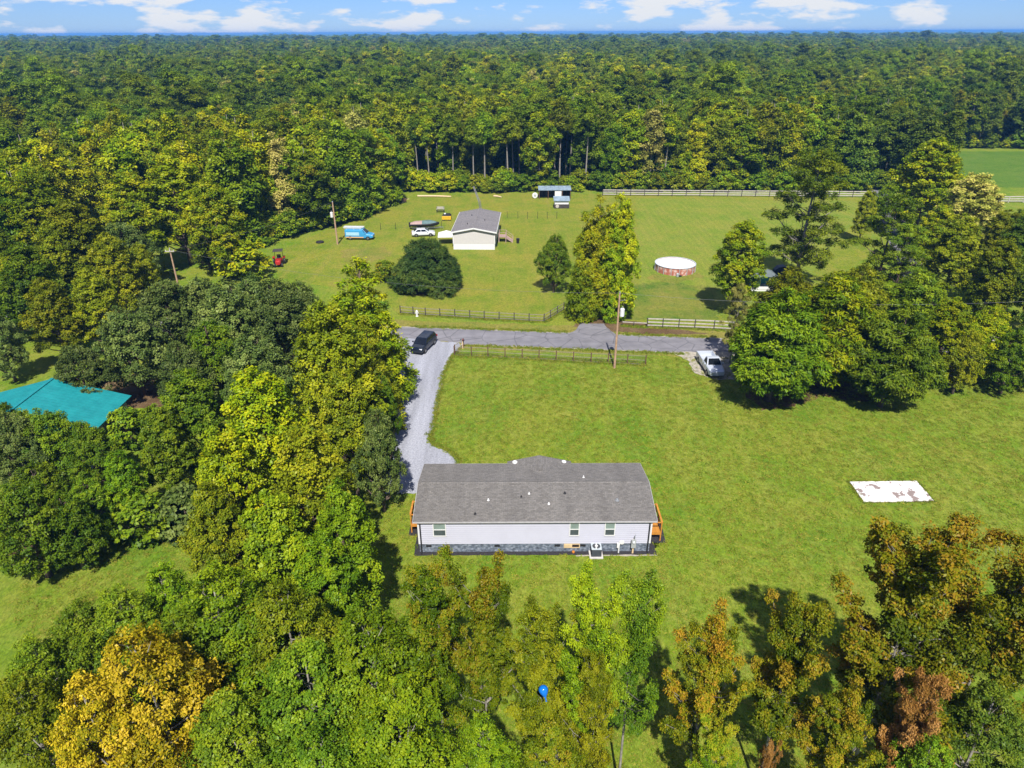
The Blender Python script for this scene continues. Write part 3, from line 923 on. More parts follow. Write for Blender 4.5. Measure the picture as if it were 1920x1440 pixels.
# ------------------------------------------------------------------ fences
def fence(name, label, posts, heights, rails, post_mat, rail_mat, pw=0.10, rw=(0.035, 0.12), group=None, wire=None):
    """posts: ground points; rails: heights of the horizontal boards between neighbouring posts"""
    t = thing(name, label, 'fence', (posts[0][0], posts[0][1], 0), group=group)
    x0, y0 = posts[0]
    for (x, y) in posts:
        MB().box(-pw / 2, pw / 2, -pw / 2, pw / 2, 0, heights).build('post', post_mat, t, loc=(x - x0, y - y0, 0))
    for (a, b) in zip(posts, posts[1:]):
        for zr in rails:
            MB().bar((a[0] - x0, a[1] - y0, zr), (b[0] - x0, b[1] - y0, zr + rnd.uniform(-0.02, 0.02)), rw[0], rw[1]).build('rail', rail_mat, t)
        if wire:
            w = MB()
            for zr in wire:
                w.tube([(a[0] - x0, a[1] - y0, zr), (b[0] - x0, b[1] - y0, zr)], 0.006, 3)
            k = max(1, int(math.hypot(b[0] - a[0], b[1] - a[1]) / 0.3))
            for j in range(1, k):
                q = (a[0] - x0 + (b[0] - a[0]) * j / k, a[1] - y0 + (b[1] - a[1]) * j / k)
                w.tube([(q[0], q[1], wire[0]), (q[0], q[1], wire[-1])], 0.004, 3)
            w.build('wire_mesh', M['wire'], t)
    return t
fp = [(852, 667), (884, 668), (915, 669), (947, 671), (979, 672.5), (1010.6, 674), (1042.7, 676), (1075, 678), (1108, 680), (1140, 681), (1176, 683), (1210, 685)]
fence('wire_fence', 'brown post and wire fence between the front lawn and the road', [G(*q) for q in fp], 1.35, (1.22, 0.68, 0.12), M['brownwood'], M['greyrail'], 0.12, (0.03, 0.055), wire=(0.2, 0.42, 0.64, 0.86, 1.08))
fence('gate_fence', 'short reddish two-rail fence end between driveway and mailbox', [G(853, 664), G(869, 652)], 1.3, (1.2, 0.55), M['brownwood'], M['whitewood'], 0.12)
fb = [(751, 588), (775, 590), (798, 592), (825, 593.5), (853, 595), (881, 597), (908, 598.5), (936, 600), (964, 601.5), (992, 603), (1020, 604), (1032, 597), (1045, 589), (1057, 582)]
fence('rail_fence', 'weathered grey rail fence across the road, turning in at the field entrance', [G(*q) for q in fb], 1.25, (1.08, 0.62, 0.25), M['darkwood'], M['greyrail'], 0.13, (0.035, 0.09))
fc = [(1166, 611), (1188, 612.5), (1213, 613.5), (1242, 614.5), (1272, 615.5), (1302, 616.5), (1338, 618), (1375, 620)]
fence('board_fence', 'white three-board fence behind the roadside pole, left of the evergreens', [G(*q) for q in fc[2:]], 1.35, (1.25, 0.78, 0.32), M['darkwood'], M['whitewood'], 0.12, (0.04, 0.17))
fence('low_fence', 'low single-rail white fence running behind the roadside pole', [G(*q) for q in fc[:3]], 0.7, (0.6,), M['darkwood'], M['whitewood'], 0.10, (0.04, 0.12))
fence('board_fence', 'short stretch of white board fence glimpsed between evergreens at the right edge', [G(*q) for q in [(1822, 641), (1845, 642), (1872, 643)]], 1.35, (1.25, 0.78, 0.32), M['darkwood'], M['whitewood'], 0.12, (0.04, 0.17))
fd = [(1130 + 26 * i, 367.0 + 0.17 * i) for i in range(20)] + [(1634, 378)]
fence('back_fence', 'long pale three-board fence along the foot of the forest behind the field', [G(*q) for q in fd], 1.5, (1.4, 0.9, 0.4), M['darkwood'], M['whitewood'], 0.16, (0.05, 0.22))
fence('back_fence', 'white board fence in front of the bright green far field', [G(*q) for q in [(1862, 380), (1890, 380), (1918, 380), (1950, 380)]], 1.5, (1.4, 0.9, 0.4), M['whitewood'], M['whitewood'], 0.16, (0.05, 0.22))
fence('stake_fence', 'thin dark stake fence crossing the yard beside the grey roofed house', [G(*q) for q in [(951, 409), (971, 409.5), (989, 410), (1008, 410), (1026, 410), (1044, 410)]], 1.5, (), M['dark'], M['dark'], 0.08, wire=(0.3, 0.8, 1.4))
fence('stake_fence', 'thin dark stake fence behind the covered boat', [G(*q) for q in [(714, 431), (742, 430), (770, 429), (799, 428), (828, 427)]], 1.4, (), M['dark'], M['dark'], 0.08, wire=(0.3, 0.8, 1.3))

# ------------------------------------------------------------------ utility poles, lamp, mailbox, hydrant, wires
def utility_pole(label, base, h, transformer=0, crossarm=False, lamp=False, r=0.14):
    t = thing('utility_pole', label, 'utility pole', (base[0], base[1], 0), group='utility poles')
    MB().tube([(0, 0, 0), (0, 0, h * 0.5), (0, 0, h)], [r, r * 0.85, r * 0.65], 10).build('pole', M['pole'], t)
    if transformer:
        s = transformer
        tr = MB().lathe([(0.05, h - 2.85), (0.26, h - 2.8), (0.26, h - 1.95), (0.20, h - 1.86), (0.05, h - 1.84)], 16, at=(s * 0.44, 0, 0)).build('transformer', M['white'], t)
        MB().tube([(s * 0.44, 0, h - 1.84), (s * 0.44, 0, h - 1.6)], 0.05, 8).build('bushing', M['grey_box'], tr)
        MB().box(min(0, s * 0.2), max(0, s * 0.2), -0.04, 0.04, h - 2.45, h - 2.3).build('bracket', M['steel'], t)
        MB().bar((0, 0, h - 0.9), (s * 0.75, 0, h - 0.82), 0.05).build('arm', M['steel'], t)
    if crossarm:
        MB().box(-0.65, 0.65, -0.18, -0.09, h - 0.35, h - 0.23).build('crossarm', M['whitewood'], t)
        for xx in (-0.55, 0, 0.55):
            MB().lathe([(0.03, h - 0.23), (0.055, h - 0.16), (0.03, h - 0.08)], 8, at=(xx, -0.13, 0)).build('insulator', M['white'], t)
    if lamp:
        MB().tube([(0, 0, h - 0.2), (-0.5, -0.1, h + 0.1), (-0.9, -0.2, h + 0.05)], 0.03, 6).build('lamp_arm', M['steel'], t)
        MB().lathe([(0.05, 0.16), (0.2, 0.1), (0.26, 0.0), (0.16, -0.06)], 12, at=(-0.95, -0.2, h)).build('lamp_head', M['lamp'], t)
    MB().lathe([(r * 0.7, h), (r * 0.6, h + 0.06), (0.03, h + 0.22)], 8).build('pole_top_pin', M['steel'], t)
    return t
P1, P2, P3 = G(1152, 690), G(633, 458), G(327, 512, 1.5)
utility_pole('tall wooden utility pole with white transformer at the roadside fence', P1, 9.5, 1)
utility_pole('wooden utility pole with white transformer beside the blue van', P2, 8.0, -1, r=0.17)
P3 = (-54.0, 103.0)
P3 = G(318, 467, 9.0)
utility_pole('wooden utility pole with a pale crossarm among the grey green oaks', P3, 9.0, 0, True)
P4 = G(1150, 437, 8.5)
utility_pole('slim pole with a street lamp head poking out of the tall yellowish cypress', P4, 8.3, 0, False, True, 0.1)
def wire(label, a, b, sag):
    pts = [(a[0] + (b[0] - a[0]) * k / 16, a[1] + (b[1] - a[1]) * k / 16, a[2] + (b[2] - a[2]) * k / 16 - sag * 4 * (k / 16) * (1 - k / 16)) for k in range(17)]
    o = MB().tube([(p[0] - a[0], p[1] - a[1], p[2] - a[2]) for p in pts], 0.012, 4).build('power_line', M['wire'], loc=a)
    tag(o, label, 'wire', 'overhead wires')
wire('overhead wire from the oak-side pole to the roadside pole', (P3[0], P3[1], 8.9), (P1[0], P1[1], 9.5), 1.6)
wire('overhead wire from the roadside pole towards the evergreens at the right', (P1[0], P1[1], 9.5), (62, 72, 9.3), 1.0)
wire('overhead wire from the oak-side pole to the pole beside the blue van', (P3[0], P3[1], 8.9), (P2[0], P2[1], 8.0), 0.8)

mbx = G(867.5, 653)
mb_t = thing('mailbox', 'black mailbox on a pale post where the driveway meets the road', 'mailbox', (mbx[0], mbx[1], 0))
MB().box(-0.06, 0.06, -0.06, 0.06, 0, 1.05).build('post', M['ply'], mb_t)
MB().loft([[(x, 0.11 * math.cos(a), 1.18 + 0.13 * math.sin(a)) for a in [math.pi * k / 8 for k in range(9)]] + [(x, -0.11, 1.06), (x, 0.11, 1.06)] for x in (-0.26, 0.26)]).build('box', M['dark'], mb_t)
MB().box(0.05, 0.12, -0.15, -0.13, 1.15, 1.38).build('flag', M['red'], mb_t)
hy = G(782, 593)
hyd = thing('fire_hydrant', 'small white hydrant standing in front of the grey rail fence', 'hydrant', (hy[0], hy[1], 0))
MB().lathe([(0.20, 0), (0.20, 0.06), (0.14, 0.08), (0.14, 0.62), (0.18, 0.64), (0.18, 0.70), (0.13, 0.84), (0.05, 0.93)], 14).build('barrel', M['white'], hyd)
for s in (-1, 1):
    MB().lathe([(0.07, 0.10), (0.07, 0.22), (0.08, 0.24)], 10, axis='x').build('nozzle', M['white'], hyd, loc=(0, 0, 0.5)).rotation_euler = (0, 0, 0 if s > 0 else math.pi)

# ------------------------------------------------------------------ vehicles
def face_quad(a, b, c, d, u0, u1, v0, v1, off):
    """a quad lying inside the face a b c d (a-b lower edge, d-c upper edge), lifted off it"""
    a, b, c, d = map(Vector, (a, b, c, d))
    def p(u, v):
        return a.lerp(b, u).lerp(d.lerp(c, u), v)
    n = (b - a).cross(d - a).normalized() * off
    q = [p(u0, v0), p(u1, v0), p(u1, v1), p(u0, v1)]
    return MB().add([x + n for x in q] + [x - n * 0.5 for x in q], [(0, 1, 2, 3), (7, 6, 5, 4), (0, 4, 5, 1), (1, 5, 6, 2), (2, 6, 7, 3), (3, 7, 4, 0)])
def body_ring(x, hw_, zb, zt):
    return [(x, -hw_ + 0.14, zb), (x, -hw_ + 0.02, zb + 0.12), (x, -hw_, (zb + zt) / 2), (x, -hw_ + 0.04, zt - 0.10), (x, -hw_ + 0.16, zt),
            (x, hw_ - 0.16, zt), (x, hw_ - 0.04, zt - 0.10), (x, hw_, (zb + zt) / 2), (x, hw_ - 0.02, zb + 0.12), (x, hw_ - 0.14, zb)]
def wheels(t, xs_, hw_, r):
    me_t = MB().lathe([(r * 0.55, -0.11), (r * 0.92, -0.11), (r, -0.07), (r, 0.07), (r * 0.92, 0.11), (r * 0.55, 0.11)], 18, axis='y').mesh('tyre', M['tyre'], True)
    me_r = MB().lathe([(0.05, -0.122), (r * 0.50, -0.115), (r * 0.60, -0.10), (r * 0.60, 0.10), (r * 0.50, 0.115), (0.05, 0.122)], 14, axis='y').mesh('rim', M['chrome'])
    for x in xs_:
        for s in (-1, 1):
            w = bpy.data.objects.new('wheel', me_t)
            col.objects.link(w)
            w.parent = t
            w.location = (x, s * (hw_ - 0.10), r)
            q = bpy.data.objects.new('rim', me_r)
            col.objects.link(q)
            q.parent = w
            MB().lathe([(r * 1.16, -0.02), (r * 1.16, 0.02)], 18, axis='y', at=(x, s * (hw_ - 0.03), r * 1.02)).build('wheel_arch', M['dark'], t)
def greenhouse(t, xb0, xb1, xt0, xt1, yb, yt, zb, zt, paint, splits):
    MB().frustum((xb0, xb1, -yb, yb), zb, (xt0, xt1, -yt, yt), zt).build('cabin', paint, t, bevel=0.05)
    b = [(xb0, -yb, zb), (xb1, -yb, zb), (xb1, yb, zb), (xb0, yb, zb)]
    u = [(xt0, -yt, zt), (xt1, -yt, zt), (xt1, yt, zt), (xt0, yt, zt)]
    face_quad(b[1], b[2], u[2], u[1], 0.06, 0.94, 0.06, 0.92, 0.012).build('windscreen', M['glass'], t)
    face_quad(b[3], b[0], u[0], u[3], 0.08, 0.92, 0.15, 0.88, 0.012).build('rear_window', M['glass'], t)
    for (u0, u1) in splits:
        face_quad(b[0], b[1], u[1], u[0], u0, u1, 0.10, 0.86, 0.012).build('side_window', M['glass'], t)
        face_quad(b[2], b[3], u[3], u[2], 1 - u1, 1 - u0, 0.10, 0.86, 0.012).build('side_window', M['glass'], t)
def car(name, label, cat, loc, heading, paint, rings, gh, wx, r, lights, group='parked vehicles'):
    """heading: angle of the nose from +X"""
    t = thing(name, label, cat, (loc[0], loc[1], 0.012), heading, group)
    MB().loft([body_ring(*q) for q in rings]).build('body', paint, t, bevel=0.03)
    greenhouse(t, *gh[:8], paint, gh[8])
    hw_ = max(q[1] for q in rings)
    wheels(t, wx, hw_, r)
    (xf, yf, zf), (xr, yr, zr) = lights
    for s in (-1, 1):
        MB().box(xf - 0.30, xf + 0.02, s * yf - 0.17, s * yf + 0.17, zf - 0.08, zf + 0.08).build('headlight', M['lamp'], t, bevel=0.03)
        MB().box(xr - 0.035, xr + 0.05, s * yr - 0.10, s * yr + 0.10, zr - 0.14, zr + 0.14).build('tail_light', M['redlamp'], t, bevel=0.02)
        MB().box(gh[1] - 0.42, gh[1] - 0.24, s * (hw_ + 0.09) - 0.09, s * (hw_ + 0.09) + 0.09, gh[6] + 0.02, gh[6] + 0.18).build('mirror', paint, t, bevel=0.03)
    MB().box(xf - 0.16, xf + 0.035, -0.48, 0.48, zf - 0.22, zf + 0.03).build('grille', M['dark'], t, bevel=0.02)
    MB().box(xf - 0.24, xf + 0.06, -0.80, 0.80, zf - 0.47, zf - 0.30).build('bumper', M['dark'] if paint is M['black_paint'] else paint, t, bevel=0.04)
    return t
a, b = G(783, 664), G(806, 642)
suv_h = math.atan2(a[1] - b[1], a[0] - b[0])
car('black_suv', 'glossy black SUV parked at the head of the gravel driveway', 'car', ((a[0] + b[0]) / 2, (a[1] + b[1]) / 2), suv_h, M['black_paint'],
    [(-2.36, 0.78, 0.50, 0.98), (-2.26, 0.90, 0.32, 1.08), (-1.0, 0.94, 0.28, 1.10), (0.7, 0.94, 0.28, 1.10), (1.15, 0.94, 0.28, 1.07), (2.0, 0.89, 0.30, 0.97), (2.34, 0.74, 0.42, 0.82)],
    (-2.28, 1.22, -1.95, 0.42, 0.88, 0.70, 1.08, 1.64, ((0.06, 0.29), (0.32, 0.58), (0.61, 0.90))), (-1.45, 1.45), 0.37, ((2.28, 0.60, 0.80), (-2.42, 0.80, 0.95)))
# silver pickup by the evergreens, its nose towards the viewer
tx, ty = G(1331, 692)
pk = car('silver_pickup', 'silver pickup truck parked nose-in beside the evergreens', 'pickup', (tx, ty), R(-88), M['silver_paint'],
    [(-0.05, 0.96, 0.36, 1.16), (0.1, 1.0, 0.34, 1.20), (0.9, 1.0, 0.32, 1.20), (1.3, 1.0, 0.32, 1.20), (2.3, 0.96, 0.34, 1.10), (2.72, 0.82, 0.44, 0.92)],
    (-0.05, 1.42, 0.18, 0.78, 0.90, 0.72, 1.18, 1.86, ((0.10, 0.46), (0.50, 0.88))), (-1.75, 1.75), 0.39, ((2.62, 0.66, 0.88), (-2.75, 0.86, 0.95)))
bedm = MB()
bedm.box(-2.75, -0.10, -0.98, -0.90, 0.42, 1.18).box(-2.75, -0.10, 0.90, 0.98, 0.42, 1.18).box(-2.75, -2.68, -0.90, 0.90, 0.42, 1.16).box(-2.68, -0.10, -0.90, 0.90, 0.55, 0.62).box(-0.19, -0.10, -0.90, 0.90, 0.62, 1.18)
bedm.build('bed', M['silver_paint'], pk)
MB().box(-2.9, -2.76, -0.9, 0.9, 0.45, 0.6).build('rear_bumper', M['chrome'], pk, bevel=0.02)
# sky blue panel van with ladder rack
vx, vy = G(676, 448)
van = car('panel_van', 'sky blue and white work van with a ladder rack on its roof', 'van', (vx, vy), R(-4), M['blue_paint'],
    [(-2.75, 0.92, 0.45, 1.95), (-2.65, 0.98, 0.34, 2.02), (0.6, 1.0, 0.32, 2.02), (0.95, 1.0, 0.32, 1.62), (1.35, 0.99, 0.32, 1.30), (2.35, 0.94, 0.34, 1.08), (2.72, 0.80, 0.46, 0.92)],
    (0.05, 1.62, 0.10, 0.78, 0.93, 0.78, 1.28, 2.06, ((0.42, 0.85),)), (-1.75, 1.75), 0.36, ((2.62, 0.64, 0.92), (-2.76, 0.86, 1.2)))
for s in (-1, 1):
    MB().box(-2.5, 0.1, s * 1.004 - 0.006, s * 1.004 + 0.006, 0.92, 1.55).build('side_graphic', M['lightblue'], van)
    MB().box(-2.6, 0.9, s * 1.004 - 0.009, s * 1.004 + 0.009, 0.46, 0.66).build('side_stripe', M['orange'], van)
    MB().bar((-2.9, s * 0.75, 2.30), (0.6, s * 0.75, 2.30), 0.08).build('rack_rail', M['white'], van)
    for xx in (-2.4, -1.0, 0.3):
        MB().bar((xx, s * 0.75, 1.98), (xx, s * 0.75, 2.28), 0.05).build('rack_post', M['white'], van)
for yy in (-0.45, -0.1, 0.25, 0.55):
    MB().bar((-3.1, yy, 2.38), (0.9, yy, 2.38), 0.07).build('ladder_rail', M['white'], van)
for k in range(12):
    MB().bar((-3.0 + 0.34 * k, -0.45, 2.40), (-3.0 + 0.34 * k, 0.55, 2.40), 0.05).build('ladder_rung', M['white'], van)
# white car half hidden behind the dark cedar
wx_, wy_ = G(794, 442)
car('white_car', 'white car half hidden behind the spreading dark cedar', 'car', (wx_, wy_), R(8), plain('white_car_paint', (0.72, 0.74, 0.78), 0.3, var=0.03, coat=0.8),
    [(-2.3, 0.78, 0.42, 0.92), (-2.2, 0.88, 0.28, 0.98), (-0.8, 0.91, 0.26, 0.98), (0.9, 0.91, 0.26, 0.98), (1.9, 0.88, 0.28, 0.88), (2.3, 0.74, 0.38, 0.74)],
    (-1.9, 1.15, -1.2, 0.35, 0.80, 0.62, 0.96, 1.46, ((0.10, 0.46), (0.50, 0.90))), (-1.4, 1.4), 0.33, ((2.2, 0.58, 0.68), (-2.3, 0.74, 0.78)))
# covered boat on a trailer
bx, by = G(797, 430)
boat = thing('covered_boat', 'boat under a dark teal and tan cover on a trailer behind the white car', 'boat', (bx, by, 0), R(2))
hull = []
for x, w, zk, zt in ((-2.9, 0.9, 0.62, 1.25), (-2.0, 1.0, 0.58, 1.28), (0.0, 1.02, 0.56, 1.32), (1.6, 0.85, 0.62, 1.38), (2.5, 0.45, 0.80, 1.45), (2.95, 0.08, 1.1, 1.5)):
    hull.append([(x, 0, zk), (x, w * 0.7, zk + 0.15), (x, w, zt - 0.12), (x, w * 0.95, zt), (x, -w * 0.95, zt), (x, -w, zt - 0.12), (x, -w * 0.7, zk + 0.15)])
MB().loft(hull).build('hull', M['dark'], boat)
MB().loft([[(x, -w, zt + 0.01), (x, -w * 0.4, zt + h), (x, w * 0.4, zt + h), (x, w, zt + 0.01)] for x, w, zt, h in ((-2.9, 0.92, 1.26, 0.1), (-2.0, 1.02, 1.29, 0.35), (-0.5, 1.04, 1.31, 0.42))]).build('stern_cover', M['tan'], boat)
MB().loft([[(x, -w, zt + 0.01), (x, -w * 0.4, zt + h), (x, w * 0.4, zt + h), (x, w, zt + 0.01)] for x, w, zt, h in ((-0.48, 1.05, 1.315, 0.45), (1.0, 0.95, 1.36, 0.5), (2.4, 0.5, 1.46, 0.12))]).build('bow_cover', M['tarp'], boat)
tr = MB().bar((-2.6, -0.6, 0.45), (2.2, -0.6, 0.45), 0.08).bar((-2.6, 0.6, 0.45), (2.2, 0.6, 0.45), 0.08).bar((2.2, -0.6, 0.45), (3.8, 0, 0.45), 0.08).bar((2.2, 0.6, 0.45), (3.8, 0, 0.45), 0.08)
tr.bar((-1.2, -0.95, 0.42), (-1.2, 0.95, 0.42), 0.07).bar((2.0, -0.6, 0.45), (2.0, 0.6, 0.45), 0.07).bar((3.75, 0, 0.0), (3.75, 0, 0.45), 0.06)
for xx in (-1.6, 0.8):
    tr.bar((xx, -0.6, 0.5), (xx, -0.6, 0.68), 0.08).bar((xx, 0.6, 0.5), (xx, 0.6, 0.68), 0.08)
tr.build('trailer_frame', M['steel'], boat)
wheels(boat, (-1.2,), 1.12, 0.33)
MB().box(-3.25, -2.92, -0.2, 0.2, 0.5, 1.5).build('outboard_motor', M['dark'], boat, bevel=0.06)
# white pop-up canopy
kx, ky = G(838, 456)
tent = thing('pop_up_canopy', 'white pop-up canopy pitched beside the grey roofed house', 'canopy', (kx, ky, 0), R(3))
MB().add([(-1.6, -1.5, 1.75), (1.6, -1.5, 1.75), (1.6, 1.5, 1.75), (-1.6, 1.5, 1.75), (0, 0, 2.5), (-1.6, -1.5, 1.5), (1.6, -1.5, 1.5), (1.6, 1.5, 1.5), (-1.6, 1.5, 1.5)],
         [(0, 1, 4), (1, 2, 4), (2, 3, 4), (3, 0, 4), (5, 6, 1, 0), (6, 7, 2, 1), (7, 8, 3, 2), (8, 5, 0, 3)]).build('cloth_roof', M['tent'], tent)
for sx in (-1, 1):
    for sy in (-1, 1):
        MB().bar((sx * 1.55, sy * 1.45, 0), (sx * 1.55, sy * 1.45, 1.72), 0.05).build('leg', M['steel'], tent)
# red utility machine: small open tractor
rx_, ry_ = G(524, 497)
trc = thing('red_tractor', 'small red ride-on tractor parked at the edge of the trees', 'tractor', (rx_, ry_, 0), R(-78))
trc.scale = (1.2, 1.2, 1.2)
MB().loft([body_ring(x, w, 0.45, z_) for x, w, z_ in ((-1.0, 0.5, 0.85), (-0.2, 0.55, 0.9), (0.3, 0.42, 1.05), (1.2, 0.40, 1.0), (1.4, 0.34, 0.85))]).build('body', M['red'], trc)
MB().box(-0.85, -0.35, -0.28, 0.28, 0.9, 1.0).box(-0.92, -0.82, -0.28, 0.28, 0.95, 1.35).build('seat', M['dark'], trc, bevel=0.03)
for s in (-1, 1):
    MB().box(-1.15, -0.25, s * 0.72 - 0.18, s * 0.72 + 0.18, 0.98, 1.04).build('fender', M['red'], trc)
    MB().bar((-0.95, s * 0.55, 0.9), (-0.95, s * 0.55, 2.0), 0.06).build('canopy_post', M['dark'], trc)
MB().box(-1.35, 0.15, -0.7, 0.7, 2.0, 2.07).build('sun_canopy', M['darkwood'], trc, bevel=0.03)
MB().tube([(0.0, 0, 1.0), (-0.25, 0, 1.3)], 0.025, 6).lathe([(0.16, 1.30), (0.18, 1.31), (0.16, 1.33)], 14, at=(-0.27, 0, 0)).build('steering_wheel', M['dark'], trc)
wheels(trc, (-0.7,), 0.82, 0.48)
wheels(trc, (1.0,), 0.58, 0.30)
# small things lying about the field
ox, oy = G(600, 455)
tag(MB().lathe([(0.42, 0.02), (0.72, 0.02), (0.80, 0.14), (0.72, 0.27), (0.42, 0.27)], 20).build('old_tyre', M['tyre'], loc=(ox, oy, 0), smooth=True), 'black tyre lying flat on the grass near the blue van', 'tyre')
qx, qy = G(826, 398)
bn = thing('garden_bench', 'pale-topped dark garden bench alone on the far field', 'bench', (qx, qy, 0))
for k in range(3):
    MB().box(-0.9, 0.9, -0.35 + k * 0.2, -0.18 + k * 0.2, 0.48, 0.53).build('seat_slat', M['darkwood'], bn)
for k in range(3):
    MB().box(-0.9, 0.9, 0.30, 0.35, 0.65 + k * 0.2, 0.80 + k * 0.2).build('back_slat', M['whitewood'], bn)
for s in (-1, 1):
    for yy, hh in ((-0.3, 0.7), (0.28, 1.2)):
        MB().box(s * 0.8 - 0.05, s * 0.8 + 0.05, yy - 0.05, yy + 0.05, 0, hh).build('leg', M['dark'], bn)
    MB().box(s * 0.8 - 0.06, s * 0.8 + 0.06, -0.35, 0.3, 0.705, 0.75).build('armrest', M['whitewood'], bn)
yx, yy_ = G(838, 412)
atv = thing('utility_cart', 'yellow-fronted black utility cart on the far field', 'cart', (yx, yy_, 0), 0)
MB().box(-0.95, 0.95, -0.75, 0.75, 0.36, 0.50).build('chassis', M['dark'], atv, bevel=0.03)
MB().box(-1.0, 1.0, -0.95, -0.78, 0.20, 0.98).build('front_panel', M['yellow'], atv, bevel=0.05)
MB().loft([[(x, -0.7, 0.5), (x, -0.55, zt), (x, 0.7, zt), (x, 0.8, 0.5)] for x, zt in ((-0.95, 0.95), (-0.6, 1.25), (0.6, 1.28), (0.95, 1.0))]).build('seat_tub', M['dark'], atv)
MB().box(-0.55, -0.15, -0.35, 0.1, 1.26, 1.45).build('white_bucket', M['white'], atv, bevel=0.05)
wheels(atv, (-0.62, 0.62), 0.92, 0.30)
nx, ny = G(971, 456)
can = thing('trash_can', 'small black bin standing alone right of the grey roofed house', 'bin', (nx, ny, 0))
MB().lathe([(0.24, 0), (0.33, 0.85), (0.30, 0.86)], 16).build('body', M['dark'], can)
MB().lathe([(0.35, 0.86), (0.34, 0.92), (0.10, 1.0)], 16).build('lid', M['dark'], can)
gx, gy = G(757, 380)
ms = thing('small_cart', 'tiny reddish brown garden cart by the trees at the far corner of the field', 'cart', (gx, gy, 0), 0.4)
MB().frustum((-0.5, 0.5, -0.35, 0.35), 0.3, (-0.7, 0.7, -0.5, 0.5), 0.85).build('tub', M['brownwood'], ms)
wheels(ms, (-0.3,), 0.55, 0.24)
MB().bar((0.6, -0.3, 0.7), (1.4, -0.35, 0.8), 0.05).bar((0.6, 0.3, 0.7), (1.4, 0.35, 0.8), 0.05).build('handle', M['ply'], ms)
for i, (pa, pb, lb) in enumerate((((783, 369), (846, 370), 'long pale felled log lying at the forest edge behind the house'), ((926, 369), (940, 371), 'short pale log pile piece at the forest edge right of the mast'))):
    A_, B_ = G(*pa), G(*pb)
    tag(MB().tube([(0, 0, 0.22), ((B_[0] - A_[0]) / 2, (B_[1] - A_[1]) / 2 + 0.1, 0.25), (B_[0] - A_[0], B_[1] - A_[1], 0.2)], [0.22, 0.2, 0.16], 8).build('felled_log', M['ply'], loc=(A_[0], A_[1], 0)), lb, 'log')
# dark leaning lattice mast behind the second house
ax_, ay_ = G(905, 418)
mast = thing('leaning_mast', 'dark leaning lattice mast rising behind the grey roofed house', 'mast', (ax_, ay_, 0))
top = Vector((-1.9, 3.0, 7.0))
bend = Vector((-0.7, 1.4, 4.2))
for k in range(3):
    an = 2 * math.pi * k / 3
    o_ = Vector((0.26 * math.cos(an), 0.26 * math.sin(an), 0))
    MB().tube([o_, o_ * 0.9 + bend, o_ * 0.5 + top], 0.055, 6).build('mast_leg', M['wire'], mast)
for k in range(14):
    f0, f1 = k / 14, (k + 1) / 14
    def mp_(f, an):
        c = (bend * (f / 0.6) if f < 0.6 else bend.lerp(top, (f - 0.6) / 0.4))
        return c + Vector((0.24 * math.cos(an), 0.24 * math.sin(an), 0))
    br_ = MB()
    for q in range(3):
        br_.bar(mp_(f0, 2.094 * q), mp_(f1, 2.094 * (q + 1)), 0.04)
    br_.build('brace', M['wire'], mast)

# ------------------------------------------------------------------ second house, grey roof, gable end to the viewer
h2x, h2y = G(892, 468)
h2 = thing('grey_roofed_house', 'small cream house with light grey roof and white skirting across the road', 'house', (h2x, h2y + 7.6, 0), R(-2.2))
w2, d2 = 3.85, 7.6
MB().box(-w2, w2, -d2, d2, 0, 1.12).build('skirting', M['white'], h2)
wl2 = MB()
z = 1.124
while z < 3.2:
    z1 = min(z + 0.2, 3.22)
    wl2.frustum((-w2 - 0.03, w2 + 0.03, -d2 - 0.03, d2 + 0.03), z, (-w2 - 0.01, w2 + 0.01, -d2 - 0.01, d2 + 0.01), z1)
    z += 0.2
for s in (-1, 1):
    y0_, y1_ = s * (d2 + 0.012), s * (d2 - 0.1)
    wl2.add([(-w2, y0_, 3.2), (w2, y0_, 3.2), (0, y0_, 3.86), (-w2, y1_, 3.2), (w2, y1_, 3.2), (0, y1_, 3.86)], [(0, 1, 2), (5, 4, 3), (0, 2, 5, 3), (1, 4, 5, 2)])
wl2.build('wall', M['cream'], h2)
sl2 = (4.05 - 3.28) / (w2 + 0.3)
for s in (-1, 1):
    mbk = MB()
    for i in range(16):
        xa, xb = (w2 + 0.35) * (1 - i / 16), (w2 + 0.35) * (1 - (i + 1) / 16)
        za, zb = 4.05 - sl2 * xa + 0.012, 4.05 - sl2 * xb
        mbk.add([(s * xa, -d2 - 0.4, za - 0.05), (s * xa, d2 + 0.4, za - 0.05), (s * xb, d2 + 0.4, zb - 0.05), (s * xb, -d2 - 0.4, zb - 0.05),
                 (s * xa, -d2 - 0.4, za + 0.05), (s * xa, d2 + 0.4, za + 0.05), (s * xb, d2 + 0.4, zb + 0.05), (s * xb, -d2 - 0.4, zb + 0.05)],
                [(0, 1, 2, 3), (4, 5, 6, 7), (0, 1, 5, 4), (1, 2, 6, 5), (2, 3, 7, 6), (3, 0, 4, 7)])
    mbk.build('roof', M['shingle2'], h2, uv=lambda co: (co.y, co.x))
    a_, b_ = Vector((s * (w2 + 0.35), -d2 - 0.43, 4.05 - sl2 * (w2 + 0.35))), Vector((0, -d2 - 0.43, 4.05))
    MB().bar(a_, b_, 0.05, 0.26).build('bargeboard', M['white'], h2)
    MB().box(*sorted((s * (w2 + 0.35), s * (w2 + 0.43))), -d2 - 0.4, d2 + 0.4, 3.10, 3.29).build('gutter', M['white'], h2)
    MB().box(s * w2 - 0.07, s * w2 + 0.07, -d2 - 0.05, -d2 + 0.06, 1.12, 3.2).build('corner_trim', M['white'], h2)
MB().box(-0.14, 0.14, -d2 - 0.4, d2 + 0.4, 4.05, 4.13).build('ridge_cap', M['shingle2'], h2, uv=lambda co: (co.y, co.x))
